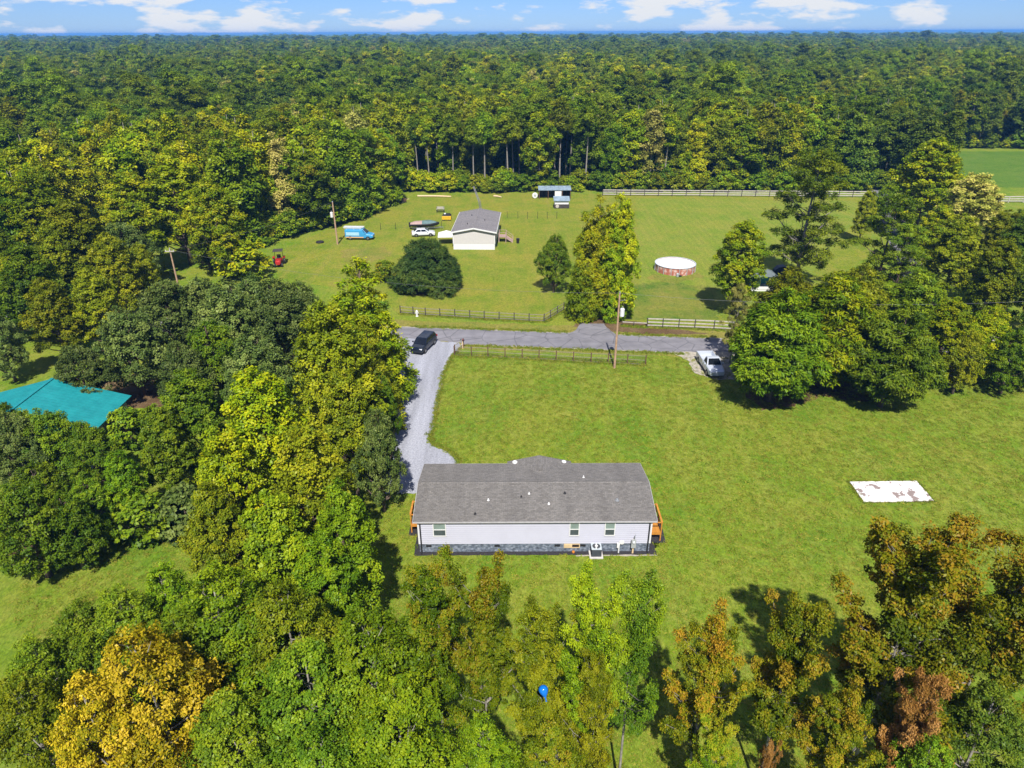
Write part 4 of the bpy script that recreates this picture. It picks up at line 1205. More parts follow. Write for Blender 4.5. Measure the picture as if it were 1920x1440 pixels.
for (xx, yy) in ((-1.5, -4.0), (1.6, -1.0), (-1.2, 2.5)):
    MB().lathe([(0.14, 4.0 - sl2 * abs(xx)), (0.07, 4.12 - sl2 * abs(xx)), (0.07, 4.4 - sl2 * abs(xx))], 10, at=(xx, yy, 0)).build('roof_vent', M['dark'], h2)
for yy in (-5.2, 1.5, 4.5):
    f = MB().box(w2 + 0.03, w2 + 0.09, yy - 0.5, yy + 0.5, 1.8, 3.0).build('window', M['white'], h2)
    MB().box(w2 + 0.091, w2 + 0.10, yy - 0.42, yy + 0.42, 1.88, 2.38).build('pane', M['pane_dark'], f)
    MB().box(w2 + 0.091, w2 + 0.10, yy - 0.42, yy + 0.42, 2.44, 2.92).build('pane', M['pane_dark'], f)
dr = MB().box(w2 + 0.03, w2 + 0.08, -2.4, -1.5, 1.15, 3.1).build('door', M['white'], h2)
MB().lathe([(0.04, w2 + 0.08), (0.05, w2 + 0.12), (0.03, w2 + 0.15)], 8, axis='x', at=(0, -1.62, 2.1)).build('handle', M['steel'], dr)
st = thing('porch_steps', 'weathered wooden porch and steps on the shaded side of the cream house', 'steps', (h2x + 4.2, h2y + 5.6, 0), R(-2.2))
for k in range(9):
    MB().box(0.05, 1.5, -1.0 + k * 0.24, -0.78 + k * 0.24, 1.05, 1.10).build('deck_board', M['tan'], st)
for (xx, yy) in ((0.1, -0.95), (1.42, -0.95), (0.1, 1.05), (1.42, 1.05)):
    MB().box(xx - 0.06, xx + 0.06, yy - 0.06, yy + 0.06, 0, 1.95).build('post', M['tan'], st)
MB().bar((0.1, -0.95, 1.98), (1.42, -0.95, 1.98), 0.06).build('rail', M['tan'], st)
MB().bar((0.1, 1.05, 1.98), (1.42, 1.05, 1.98), 0.06).build('rail', M['tan'], st)
for k in range(4):
    MB().box(1.52 + k * 0.3, 1.84 + k * 0.3, -0.7, 0.7, 0.80 - k * 0.22, 0.85 - k * 0.22).build('step', M['tan'], st)
for yy in (-0.74, 0.74):
    MB().bar((1.45, yy, 0.95), (2.75, yy, 0.05), 0.05, 0.22).build('stringer', M['tan'], st)
    MB().bar((1.45, yy, 1.95), (2.75, yy, 1.0), 0.06).build('rail', M['tan'], st)
    MB().box(2.69, 2.79, yy - 0.05, yy + 0.05, 0, 1.0).build('post', M['tan'], st)

# ------------------------------------------------------------------ teal roofed house on the left
th = thing('teal_roofed_house', 'white house with a bright teal metal roof among the trees at the left', 'house', (-46.0, 56.7, 0))
W3, D3, E3, R3 = 7.4, 4.4, 3.4, 5.35
MB().box(-W3 + 0.5, W3 - 0.5, -D3 + 0.4, D3 - 0.4, 0, E3).build('wall', M['greysiding'], th)
for s in (-1, 1):
    MB().add([(-W3 + 0.5, s * (D3 - 0.4), E3), (W3 - 0.5, s * (D3 - 0.4), E3), (0, s * (D3 - 0.4), R3 - 0.12), (-W3 + 0.5, s * (D3 - 0.55), E3), (W3 - 0.5, s * (D3 - 0.55), E3), (0, s * (D3 - 0.55), R3 - 0.12)],
             [(0, 1, 2), (5, 4, 3), (0, 2, 5, 3), (1, 4, 5, 2)]).build('gable', M['greysiding'], th)
    q = MB()
    q.add([(0, -D3, R3), (s * W3, -D3, E3 - 0.02), (s * W3, D3, E3 - 0.02), (0, D3, R3), (0, -D3, R3 - 0.1), (s * W3, -D3, E3 - 0.12), (s * W3, D3, E3 - 0.12), (0, D3, R3 - 0.1)],
          [(0, 1, 2, 3), (7, 6, 5, 4), (0, 4, 5, 1), (1, 5, 6, 2), (2, 6, 7, 3)])
    ro = q.build('roof', M['teal'], th)
    k = -D3 + 0.2
    while k < D3:
        MB().bar((s * 0.05, k, R3 + 0.012), (s * W3, k, E3 + 0.0), 0.025, 0.045).build('roof_seam', M['teal'], ro)
        k += 0.42
MB().box(-0.16, 0.16, -D3 - 0.02, D3 + 0.02, R3 + 0.0, R3 + 0.06).build('ridge_cap', M['teal'], th)
for yy in (-2.2, 0.4, 2.6):
    f = MB().box(W3 - 0.5, W3 - 0.44, yy - 0.45, yy + 0.45, 1.2, 2.6).build('window', M['white'], th)
    MB().box(W3 - 0.439, W3 - 0.43, yy - 0.36, yy + 0.36, 1.29, 2.51).build('pane', M['pane_dark'], f)
for xx in (-3.5, 0.5, 3.5):
    f = MB().box(xx - 0.5, xx + 0.5, -D3 + 0.33, -D3 + 0.4, 1.1, 2.6).build('window', M['white'], th)
    MB().box(xx - 0.4, xx + 0.4, -D3 + 0.32, -D3 + 0.329, 1.2, 2.5).build('pane', M['pane_dark'], f)

# ------------------------------------------------------------------ pool, sheds, pavilion
px_, py_ = G(1265, 506)
pool = thing('round_pool', 'round above-ground pool with rusty red walls and a white cover on the field', 'pool', (px_, py_, 0))
pr = 3.35
MB().lathe([(pr, 0), (pr, 1.22), (pr - 0.05, 1.22), (pr - 0.05, 0.9)], 48, cap=False).build('pool_wall', M['poolwall'], pool)
MB().lathe([(0.01, 1.10), (pr * 0.6, 1.09), (pr - 0.06, 1.14), (pr - 0.06, 1.0)], 48).build('cover', M['tent'], pool)
MB().lathe([(pr - 0.09, 1.221), (pr + 0.08, 1.221), (pr + 0.08, 1.27), (pr - 0.09, 1.27), (pr - 0.09, 1.221)], 48, cap=False).build('top_rim', plain('pale_blue_rim', (0.55, 0.60, 0.66), 0.4), pool)
for k in range(16):
    an = 2 * math.pi * k / 16
    MB().box(-0.06, 0.06, -0.05, 0.05, 0, 1.22).build('upright', M['grey_box'], pool, loc=((pr + 0.04) * math.cos(an), (pr + 0.04) * math.sin(an), 0)).rotation_euler = (0, 0, an)
lx, ly = pr * math.cos(-1.9), pr * math.sin(-1.9)
qx, qy = G(1270, 519)
pump = thing('pool_pump', 'small grey pool pump on the grass in front of the round pool', 'pump', (qx, qy, 0))
MB().lathe([(0.2, 0), (0.22, 0.1), (0.22, 0.5), (0.12, 0.65)], 12).build('filter_tank', M['grey_box'], pump)
MB().box(0.24, 0.7, -0.12, 0.12, 0.02, 0.26).build('motor', M['dark'], pump, bevel=0.03)
sx_, sy_ = G(1040, 373)
sh = thing('animal_shelter', 'open shelter with a long blue grey tin roof at the forest edge', 'shed', (sx_, sy_ + 1.2, 0))
for k in range(8):
    MB().add([(-4.0 + k, -1.6, 2.15), (-3.02 + k, -1.6, 2.15), (-3.02 + k, 1.6, 2.6), (-4.0 + k, 1.6, 2.6), (-4.0 + k, -1.6, 2.11), (-3.02 + k, -1.6, 2.11), (-3.02 + k, 1.6, 2.56), (-4.0 + k, 1.6, 2.56)],
             [(0, 1, 2, 3), (7, 6, 5, 4), (0, 4, 5, 1), (1, 5, 6, 2), (2, 6, 7, 3), (3, 7, 4, 0)]).build('roof_sheet', M['bluetin'], sh)
MB().box(-3.8, 3.8, 1.4, 1.5, 0, 2.5).build('back_wall', M['darkwood'], sh)
for xx in (-3.8, 3.8):
    MB().box(xx - 0.05, xx + 0.05, -1.4, 1.4, 0, 2.15).build('side_wall', M['darkwood'], sh)
MB().box(0.0, 1.6, -1.45, -1.38, 0, 1.95).build('front_panel', M['white'], sh)
for xx in (-3.75, -1.6, 1.8, 3.75):
    MB().box(xx - 0.07, xx + 0.07, -1.55, -1.46, 0, 2.1).build('post', M['brownwood'], sh)
cx_, cy_ = G(1053, 391)
cp = thing('chicken_coop', 'small coop with tin roof, white band and dark base in front of the shelter', 'coop', (cx_, cy_ + 0.9, 0))
MB().box(-1.75, 1.75, -0.9, 0.9, 0.02, 0.95).build('base', M['darkwood'], cp)
MB().box(-1.6, 1.6, -0.85, 0.85, 0.951, 1.75).build('cabin', M['white'], cp)
MB().add([(-1.85, -1.15, 1.72), (1.85, -1.15, 1.72), (1.85, 1.1, 2.35), (-1.85, 1.1, 2.35), (-1.85, -1.15, 1.78), (1.85, -1.15, 1.78), (1.85, 1.1, 2.41), (-1.85, 1.1, 2.41)],
         [(3, 2, 1, 0), (4, 5, 6, 7), (0, 1, 5, 4), (1, 2, 6, 5), (2, 3, 7, 6), (3, 0, 4, 7)]).build('roof', M['bluetin'], cp)
MB().lathe([(0.06, 0), (0.36, 0.02), (0.40, 0.05)], 16, axis='y', at=(-1.0, -0.98, 0.5)).build('door_disc', M['whitewood'], cp)
rx2, ry2 = G(1003, 372)
ring = thing('standing_wheel', 'white wheel standing on edge left of the tin roofed shelter', 'wheel', (rx2, ry2, 0))
MB().lathe([(0.30, -0.12), (0.62, -0.12), (0.70, 0), (0.62, 0.12), (0.30, 0.12)], 20, axis='y', at=(0, 0, 0.70)).build('tyre', M['white'], ring)
MB().lathe([(0.05, -0.14), (0.29, -0.13), (0.29, 0.13), (0.05, 0.14)], 14, axis='y', at=(0, 0, 0.70)).build('hub', M['grey_box'], ring)
pvx, pvy = G(1428, 546)
pav = thing('teal_pavilion', 'little teal framed pavilion with a white base behind the yellow green tree', 'pavilion', (pvx, pvy + 1.4, 0))
MB().box(-1.9, 1.9, -1.4, 1.4, 0, 0.28).build('platform', M['white'], pav)
MB().box(-1.9, 1.9, -1.45, -1.402, 0.28, 0.75).build('front_rail', M['white'], pav)
for sx in (-1, 1):
    for sy in (-1, 1):
        MB().box(sx * 1.8 - 0.07, sx * 1.8 + 0.07, sy * 1.3 - 0.07, sy * 1.3 + 0.07, 0.28, 2.4).build('post', M['tealmetal'], pav)
MB().box(-1.8, 1.8, 1.32, 1.38, 0.28, 1.9).build('back_panel', M['tealmetal'], pav)
MB().frustum((-2.2, 2.2, -1.7, 1.7), 2.4, (-0.9, 0.9, -0.1, 0.1), 3.1).build('roof', plain('slate_pavilion_roof', (0.13, 0.16, 0.17), 0.7), pav)
tbx, tby = G(1466, 532)
tb = thing('picnic_table', 'white picnic table on the grass beside the teal pavilion', 'table', (tbx, tby, 0), 0.2)
for k in range(5):
    MB().box(-0.9, 0.9, -0.40 + k * 0.165, -0.25 + k * 0.165, 0.72, 0.76).build('top_board', M['white'], tb)
for s in (-1, 1):
    MB().box(-0.9, 0.9, s * 0.72 - 0.13, s * 0.72 + 0.13, 0.42, 0.46).build('bench_board', M['white'], tb)
    MB().bar((s * 0.65, -0.75, 0), (s * 0.65, -0.2, 0.72), 0.06).bar((s * 0.65, 0.75, 0), (s * 0.65, 0.2, 0.72), 0.06).bar((s * 0.65, -0.8, 0.39), (s * 0.65, 0.8, 0.39), 0.05).build('leg_frame', M['white'], tb)
ddx, ddy = G(1463, 512)
dk = thing('covered_grill', 'dark blue tarp-covered heap between the pavilion and the tall sparse pine', 'tarp', (ddx, ddy, 0))
MB().loft([[(x, -0.9 * w, 0.0), (x, -0.7 * w, z_), (x, 0.7 * w, z_ * 0.95), (x, 0.9 * w, 0.0)] for x, w, z_ in ((-1.1, 0.7, 0.7), (-0.5, 1.0, 1.25), (0.5, 1.05, 1.35), (1.1, 0.8, 0.9))]).build('tarp_cover', plain('navy_tarp', (0.012, 0.022, 0.06), 0.5, var=0.2), dk)

# ------------------------------------------------------------------ blue balloon
BAL_H = 10.6
blx, bly = G(1019, 1294, BAL_H)
bal = thing('blue_balloon', 'bright blue balloon hanging among the leaves of the foreground trees', 'balloon', (blx, bly, BAL_H))
prof = [(0.012, -0.42), (0.03, -0.40), (0.035, -0.30)] + [(0.05 + 0.16 * math.sin(math.pi * 0.5 * k / 6), -0.28 + 0.30 * k / 6) for k in range(1, 7)] + [(0.21 * math.cos(math.pi * 0.5 * k / 7), 0.02 + 0.20 * math.sin(math.pi * 0.5 * k / 7)) for k in range(1, 8)]
MB().lathe(prof, 24).build('skin', M['balloon'], bal, smooth=True)
MB().lathe([(0.05, -0.47), (0.018, -0.43), (0.03, -0.415)], 12).build('knot', M['balloon'], bal)
bal.rotation_euler = (R(-42), R(-20), 0)

# ------------------------------------------------------------------ trees
def crown_mesh(name, seed, lobes, dens, rc, leaves, L, W, needle=False, flat=0.75, up=0.45, inner=0.62, low=-0.55, droop=0.0):
    """leaf-sized faces gathered in clumps that sit on the lobes (cx, cy, cz, rx, ry, rz, tint) of a crown"""
    g = np.random.default_rng(seed)
    lob = np.array([l[:6] for l in lobes], dtype=float)
    C, D, T = [], [], []
    for i, l in enumerate(lobes):
        c, r, t = np.array(l[:3]), np.array(l[3:6]), l[6]
        area = 4 * math.pi * ((r[0] * r[1]) ** 1.6 / 3 + 2 * (r[0] * r[2]) ** 1.6 / 3) ** (1 / 1.6)
        n = max(3, int(area * dens))
        d = g.normal(size=(n * 2, 3))
        d /= np.linalg.norm(d, axis=1)[:, None]
        d = d[d[:, 2] > low][:n]
        p = c + d * r * g.uniform(0.70, 1.08, (len(d), 1))
        keep = np.ones(len(d), bool)
        for j in range(len(lob)):
            if j != i:
                q = (p - lob[j, :3]) / lob[j, 3:6]
                keep &= (q * q).sum(1) > inner ** 2
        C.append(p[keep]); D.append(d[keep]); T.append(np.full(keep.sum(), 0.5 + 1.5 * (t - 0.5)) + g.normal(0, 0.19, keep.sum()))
    C, D, T = np.concatenate(C), np.concatenate(D), np.concatenate(T)
    n = len(C)
    k = leaves
    size = g.uniform(0.65, 1.25, n)
    off = g.normal(0, 1, (n, k, 3))
    off /= np.linalg.norm(off, axis=2)[:, :, None]
    off *= (g.random((n, k, 1)) ** 0.45) * rc * size[:, None, None]
    off[:, :, 2] *= flat
    if droop:
        off[:, :, 2] -= droop * (off[:, :, 0] ** 2 + off[:, :, 1] ** 2)
    P = (C[:, None, :] + off).reshape(-1, 3)
    Dn = np.repeat(D, k, 0)
    of = off.reshape(-1, 3)
    nrm = 0.50 * Dn + np.array([0, 0, up + 0.12]) + g.normal(0, 0.40, P.shape)
    nrm /= np.linalg.norm(nrm, axis=1)[:, None]
    if needle:
        a = of / rc + 0.45 * Dn + g.normal(0, 0.35, P.shape)
    else:
        a = of / rc * 0.5 + g.normal(0, 0.7, P.shape)
    a -= nrm * (a * nrm).sum(1)[:, None]
    a /= np.linalg.norm(a, axis=1)[:, None] + 1e-9
    b = np.cross(nrm, a)
    s = g.uniform(0.65, 1.3, (len(P), 1))
    l2, w2_ = a * (L / 2) * s, b * (W / 2) * s
    bend_ = nrm * (L * 0.12) * s
    V = np.stack([P - l2 - bend_, P + w2_, P + l2 - bend_, P - w2_], 1).reshape(-1, 3)
    tint = np.clip(np.repeat(T, k) + g.normal(0, 0.20, len(P)), 0, 1)
    nf = len(P)
    me = bpy.data.meshes.new(name)
    me.vertices.add(nf * 4)
    me.vertices.foreach_set('co', V.astype(np.float32).ravel())
    me.loops.add(nf * 4)
    me.loops.foreach_set('vertex_index', np.arange(nf * 4, dtype=np.int32))
    me.polygons.add(nf)
    me.polygons.foreach_set('loop_start', np.arange(0, nf * 4, 4, dtype=np.int32))
    me.update(calc_edges=True)
    at = me.attributes.new('tint', 'FLOAT', 'POINT')
    at.data.foreach_set('value', np.repeat(tint, 4).astype(np.float32))
    me.materials.append(LEAF['green'])
    return me, C

def trunk_mesh(name, seed, h, r, lobes, C, mat, cb, twigs=0.3, sides=7, lean=0.02):
    r_ = random.Random(seed)
    mb = MB()
    k = 7
    ph = r_.uniform(0, 6.28)
    def axis_at(z):
        f = z / h
        return Vector((math.sin(ph + f * 3) * lean * h * f, math.cos(ph + f * 2.3) * lean * h * f, z))
    mb.tube([axis_at(h * 0.94 * i / k) for i in range(k + 1)], [r * (1.25 if i == 0 else 1) * (1 - 0.86 * i / k) for i in range(k + 1)], sides)
    for l in lobes:
        c = Vector(l[:3])
        dist = math.hypot(c.x, c.y)
        z0 = max(cb * 0.75, min(h * 0.86, c.z - dist * r_.uniform(0.5, 1.0)))
        s = axis_at(z0)
        if (c - s).length < 0.4:
            continue
        m = s.lerp(c, 0.55) + Vector((r_.uniform(-.15, .15), r_.uniform(-.15, .15), -0.06 * (c - s).length))
        rr = r * (0.40 * (1 - z0 / h) + 0.10)
        mb.tube([s, m, c], [rr, rr * 0.7, rr * 0.35], 5, cap=False)
        near = [Vector(q) for q in C[np.argsort(((C - np.array(l[:3])) ** 2).sum(1))[:40]]]
        for q in near:
            if r_.random() < twigs:
                f_ = r_.uniform(0.45, 1.0)
                st_ = s.lerp(m, f_ / 0.55) if f_ < 0.55 else m.lerp(c, (f_ - 0.55) / 0.45)
                if (q - st_).length < 1.6 * max(l[3], 0.5):
                    mb.tube([st_, st_.lerp(q, 0.5) + Vector((r_.uniform(-.1, .1), r_.uniform(-.1, .1), -0.06)), q], [rr * 0.28, rr * 0.2, rr * 0.08], 3, cap=False)
    return mb.mesh(name, mat, True)

def lob_round(seed, h, cb, rad, n, spread=0.62, size=(0.34, 0.50), vert=0.8):
    r_ = random.Random(seed)
    out = [(0, 0, cb + (h - cb) * 0.55, rad * 0.55, rad * 0.55, (h - cb) * 0.36, 0.45)]
    for i in range(n):
        t = (i + 0.5) / n
        e = math.sqrt(max(0.05, 1 - (2 * t - 0.85) ** 2 * 0.80))
        an = i * 2.39996 + r_.uniform(-0.4, 0.4)
        d = rad * e * spread * r_.uniform(0.65, 1.15) * (1 - 0.35 * t)
        s = rad * r_.uniform(*size) * (0.55 + 0.45 * e)
        z = cb + s * 0.5 + (h - cb - s * 1.3) * t
        out.append((d * math.cos(an), d * math.sin(an), z, s, s, s * vert, r_.uniform(0.28, 0.72)))
    return out
def lob_spire(seed, h, cb, rad, leaders, levels=6):
    r_ = random.Random(seed)
    out = []
    for j in range(leaders):
        an = j * 2.39996 + r_.uniform(-0.5, 0.5)
        d = 0.0 if j == 0 else rad * r_.uniform(0.35, 0.70)
        top = h if j == 0 else h * r_.uniform(0.74, 0.97)
        tn = r_.uniform(0.35, 0.65)
        lr = rad * r_.uniform(0.42, 0.55)
        for k in range(levels):
            t = k / (levels - 1)
            f = 0.55 + 0.45 * t if t < 0.3 else 1.0
            z = cb + (top - cb) * t
            s = lr * (0.95 * (1 - t) ** 0.7 + 0.30) * r_.uniform(0.75, 1.2)
            w = r_.uniform(0, 6.28)
            off = s * 0.75
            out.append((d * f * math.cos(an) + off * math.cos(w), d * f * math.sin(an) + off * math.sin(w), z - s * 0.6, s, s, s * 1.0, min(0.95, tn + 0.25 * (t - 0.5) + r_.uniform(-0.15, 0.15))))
    return out
def lob_cone(seed, h, cb, rad, levels, power=0.8, droop=0.15, skirt=1.0):
    r_ = random.Random(seed)
    out = []
    for k in range(levels):
        t = (k + 0.4) / levels
        e = rad * (1 - t) ** power * (skirt + (1 - skirt) * min(1.0, t / 0.32))
        z = cb + (h - cb) * t
        m = max(1, int(3 + 4 * e / rad))
        a0 = r_.uniform(0, 6.28)
        for j in range(m):
            an = a0 + 6.283 * j / m + r_.uniform(-0.3, 0.3)
            s = max(0.35, e * r_.uniform(0.36, 0.55))
            d = max(0, e - s * 0.75) * r_.uniform(0.8, 1.15)
            out.append((d * math.cos(an), d * math.sin(an), z - droop * d + r_.uniform(-0.3, 0.3), s, s, s * 0.62, r_.uniform(0.25, 0.75)))
    out.append((0, 0, h - rad * 0.16, rad * 0.16, rad * 0.16, rad * 0.25, 0.6))
    return out
def lob_open(seed, h, cb, rad, n, size=(0.16, 0.27), vert=0.5):
    r_ = random.Random(seed)
    out = []
    for i in range(n):
        t = (i + 0.3) / n
        an = i * 2.39996 + r_.uniform(-0.5, 0.5)
        e = rad * (0.55 + 0.75 * t if t < 0.4 else 0.95 * (1.25 - t) / 0.85)
        d = e * r_.uniform(0.35, 1.0)
        s = rad * r_.uniform(*size)
        out.append((d * math.cos(an), d * math.sin(an), cb + (h - cb) * t - 0.02 * d, s, s, s * vert, r_.uniform(0.2, 0.8)))
    out.append((0, 0, h - rad * 0.12, rad * 0.14, rad * 0.14, rad * 0.16, 0.6))
    return out

def lob_branchy(seed, h, cb, rad, n):
    """one leader and rising side branches of unequal reach, leafy towards their ends"""
    r_ = random.Random(seed)
    out = []
    for i in range(n):
        t = (i + r_.uniform(0.1, 0.9)) / n
        an = i * 2.39996 + r_.uniform(-0.6, 0.6)
        ln = rad * (1.15 - 0.72 * t) * r_.uniform(0.60, 1.20)
        z0 = cb + (h - cb) * 0.86 * t
        el = r_.uniform(0.55, 1.05) + 0.25 * t
        tn = r_.uniform(0.2, 0.8)
        for f in (0.35, 0.62, 0.88, 1.10):
            s = rad * r_.uniform(0.15, 0.25) * (1.25 - 0.55 * f) * (1.1 - 0.25 * t)
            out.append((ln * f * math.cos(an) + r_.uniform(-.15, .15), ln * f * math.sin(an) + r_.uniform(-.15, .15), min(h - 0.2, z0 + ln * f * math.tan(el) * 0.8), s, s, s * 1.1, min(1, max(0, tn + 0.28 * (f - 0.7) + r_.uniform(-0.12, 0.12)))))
    for k in range(6):
        t = k / 5
        s = rad * (0.24 - 0.12 * t)
        out.append((r_.uniform(-.25, .25), r_.uniform(-.25, .25), h * (0.74 + 0.24 * t) - s * 0.5, s, s, s * 1.3, r_.uniform(0.4, 0.85)))
    return out
SPEC = {}
def species(key, h, cb, lobes, dens, rc, leaves, L, W, bark='bark', tr=0.2, twigs=0.3, **kw):
    me, C = crown_mesh('crown', sum(ord(c) * (i + 3) for i, c in enumerate(key)), lobes, dens, rc, leaves, L, W, **kw)
    SPEC[key] = (h, me, trunk_mesh('trunk', sum(map(ord, key)), h, tr, lobes, C, M[bark], cb, twigs))
# close to the viewer
for i in range(4):
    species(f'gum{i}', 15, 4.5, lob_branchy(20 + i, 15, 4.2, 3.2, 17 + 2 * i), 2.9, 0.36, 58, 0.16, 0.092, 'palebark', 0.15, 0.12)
for i in range(3):
    species(f'leafy{i}', 14, 4.0, lob_round(40 + i, 14, 4.2, 3.9, 28, 0.70, (0.22, 0.37), 0.95), 1.7, 0.40, 62, 0.165, 0.095, 'palebark', 0.22, 0.10, inner=0.74)
# middle distance
for i in range(3):
    species(f'broad{i}', 15, 2.5, lob_round(60 + i, 15, 2.6, 4.3, 34, 0.70, (0.20, 0.34), 0.9), 1.20, 0.52, 52, 0.26, 0.155, 'bark', 0.24, 0.12)
for i in range(2):
    species(f'oak{i}', 11, 1.6, lob_round(70 + i, 11, 1.4, 5.2, 34, 0.76, (0.18, 0.30), 0.8), 1.15, 0.52, 52, 0.25, 0.15, 'bark', 0.3, 0.2)
for i in range(2):
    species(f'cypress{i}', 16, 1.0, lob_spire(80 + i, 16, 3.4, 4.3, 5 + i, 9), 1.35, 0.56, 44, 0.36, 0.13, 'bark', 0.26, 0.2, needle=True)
for i in range(2):
    species(f'feather{i}', 15, 1.0, lob_cone(85 + i, 15, 1.2, 4.0, 9, 0.55, 0.1), 1.25, 0.56, 44, 0.36, 0.13, 'bark', 0.26, 0.2, needle=True)
for i in range(2):
    species(f'cedar{i}', 10, 0.5, lob_cone(90 + i, 9.6, 1.2, 6.0, 7, 0.42, 0.10), 1.05, 0.62, 50, 0.48, 0.11, 'bark', 0.35, 0.2, needle=True, droop=0.35)
for i in range(2):
    species(f'evergreen{i}', 12, 0.4, lob_cone(95 + i, 12, 2.3, 5.0, 8, 0.50, 0.05, 0.55), 1.25, 0.56, 48, 0.40, 0.11, 'bark', 0.25, 0.3, needle=True)
for i in range(2):
    species(f'pine{i}', 19, 6.0, lob_open(100 + i, 19, 4.0, 5.2, 30, (0.17, 0.29)), 1.25, 0.55, 34, 0.46, 0.11, 'bark', 0.26, 0.5, needle=True)
species('sparse', 20, 5.0, lob_open(110, 20, 4.0, 6.4, 40, (0.15, 0.25)), 1.3, 0.60, 40, 0.38, 0.11, 'palebark', 0.30, 0.6, needle=True)
species('shrub', 4, 0.3, lob_round(115, 4, 0.2, 2.6, 9, 0.6, (0.36, 0.5)), 1.1, 0.45, 34, 0.32, 0.2, 'bark', 0.08, 0.2)
# the forest
for i in range(4):
    species(f'wood{i}', 19, 6.5, lob_round(120 + i, (19, 17, 20, 18)[i], 3.6, (4.3, 5.6, 3.4, 4.8)[i], 32, 0.80, (0.16, 0.30), (1.2, 0.9, 1.5, 1.1)[i]), 0.85, 0.82, 40, 0.40, 0.25, 'palebark', 0.20, 0.03)
for i in range(2):
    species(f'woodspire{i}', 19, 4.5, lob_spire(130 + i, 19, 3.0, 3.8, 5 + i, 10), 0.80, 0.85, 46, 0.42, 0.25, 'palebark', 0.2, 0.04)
for i in range(2):
    species(f'woodpine{i}', 22, 11, lob_open(140 + i, 22, 11, 4.4, 15, (0.24, 0.36), 0.6), 0.9, 0.80, 40, 0.50, 0.15, 'bark', 0.22, 0.1, needle=True)
species('woodtall0', 20, 12, lob_round(150, 20, 12, 3.0, 16, 0.7, (0.24, 0.42), 1.1), 0.85, 0.80, 44, 0.40, 0.25, 'palebark', 0.24, 0.05)

tr_rng = random.Random(99)
def place(name, label, group, key, xy, h, mat, wide=1.0, rz=None):
    H0, crown, trunk = SPEC[key]
    t = thing(name, label, 'tree' if 'shrub' not in name and 'bush' not in name else 'shrub', (xy[0], xy[1], 0), tr_rng.uniform(0, 6.28) if rz is None else rz, group)
    s = h / H0
    t.scale = (s * wide, s * wide, s)
    c = bpy.data.objects.new('crown', crown)
    col.objects.link(c)
    c.parent = t
    c.material_slots[0].link = 'OBJECT'
    c.material_slots[0].material = LEAF[mat]
    k = bpy.data.objects.new('trunk', trunk)
    col.objects.link(k)
    k.parent = t
    return t
def top_tree(name, label, group, key, px, py, h, mat, wide=1.0, rz=None):
    return place(name, label, group, key, G(px, py, h), h, mat, wide, rz)

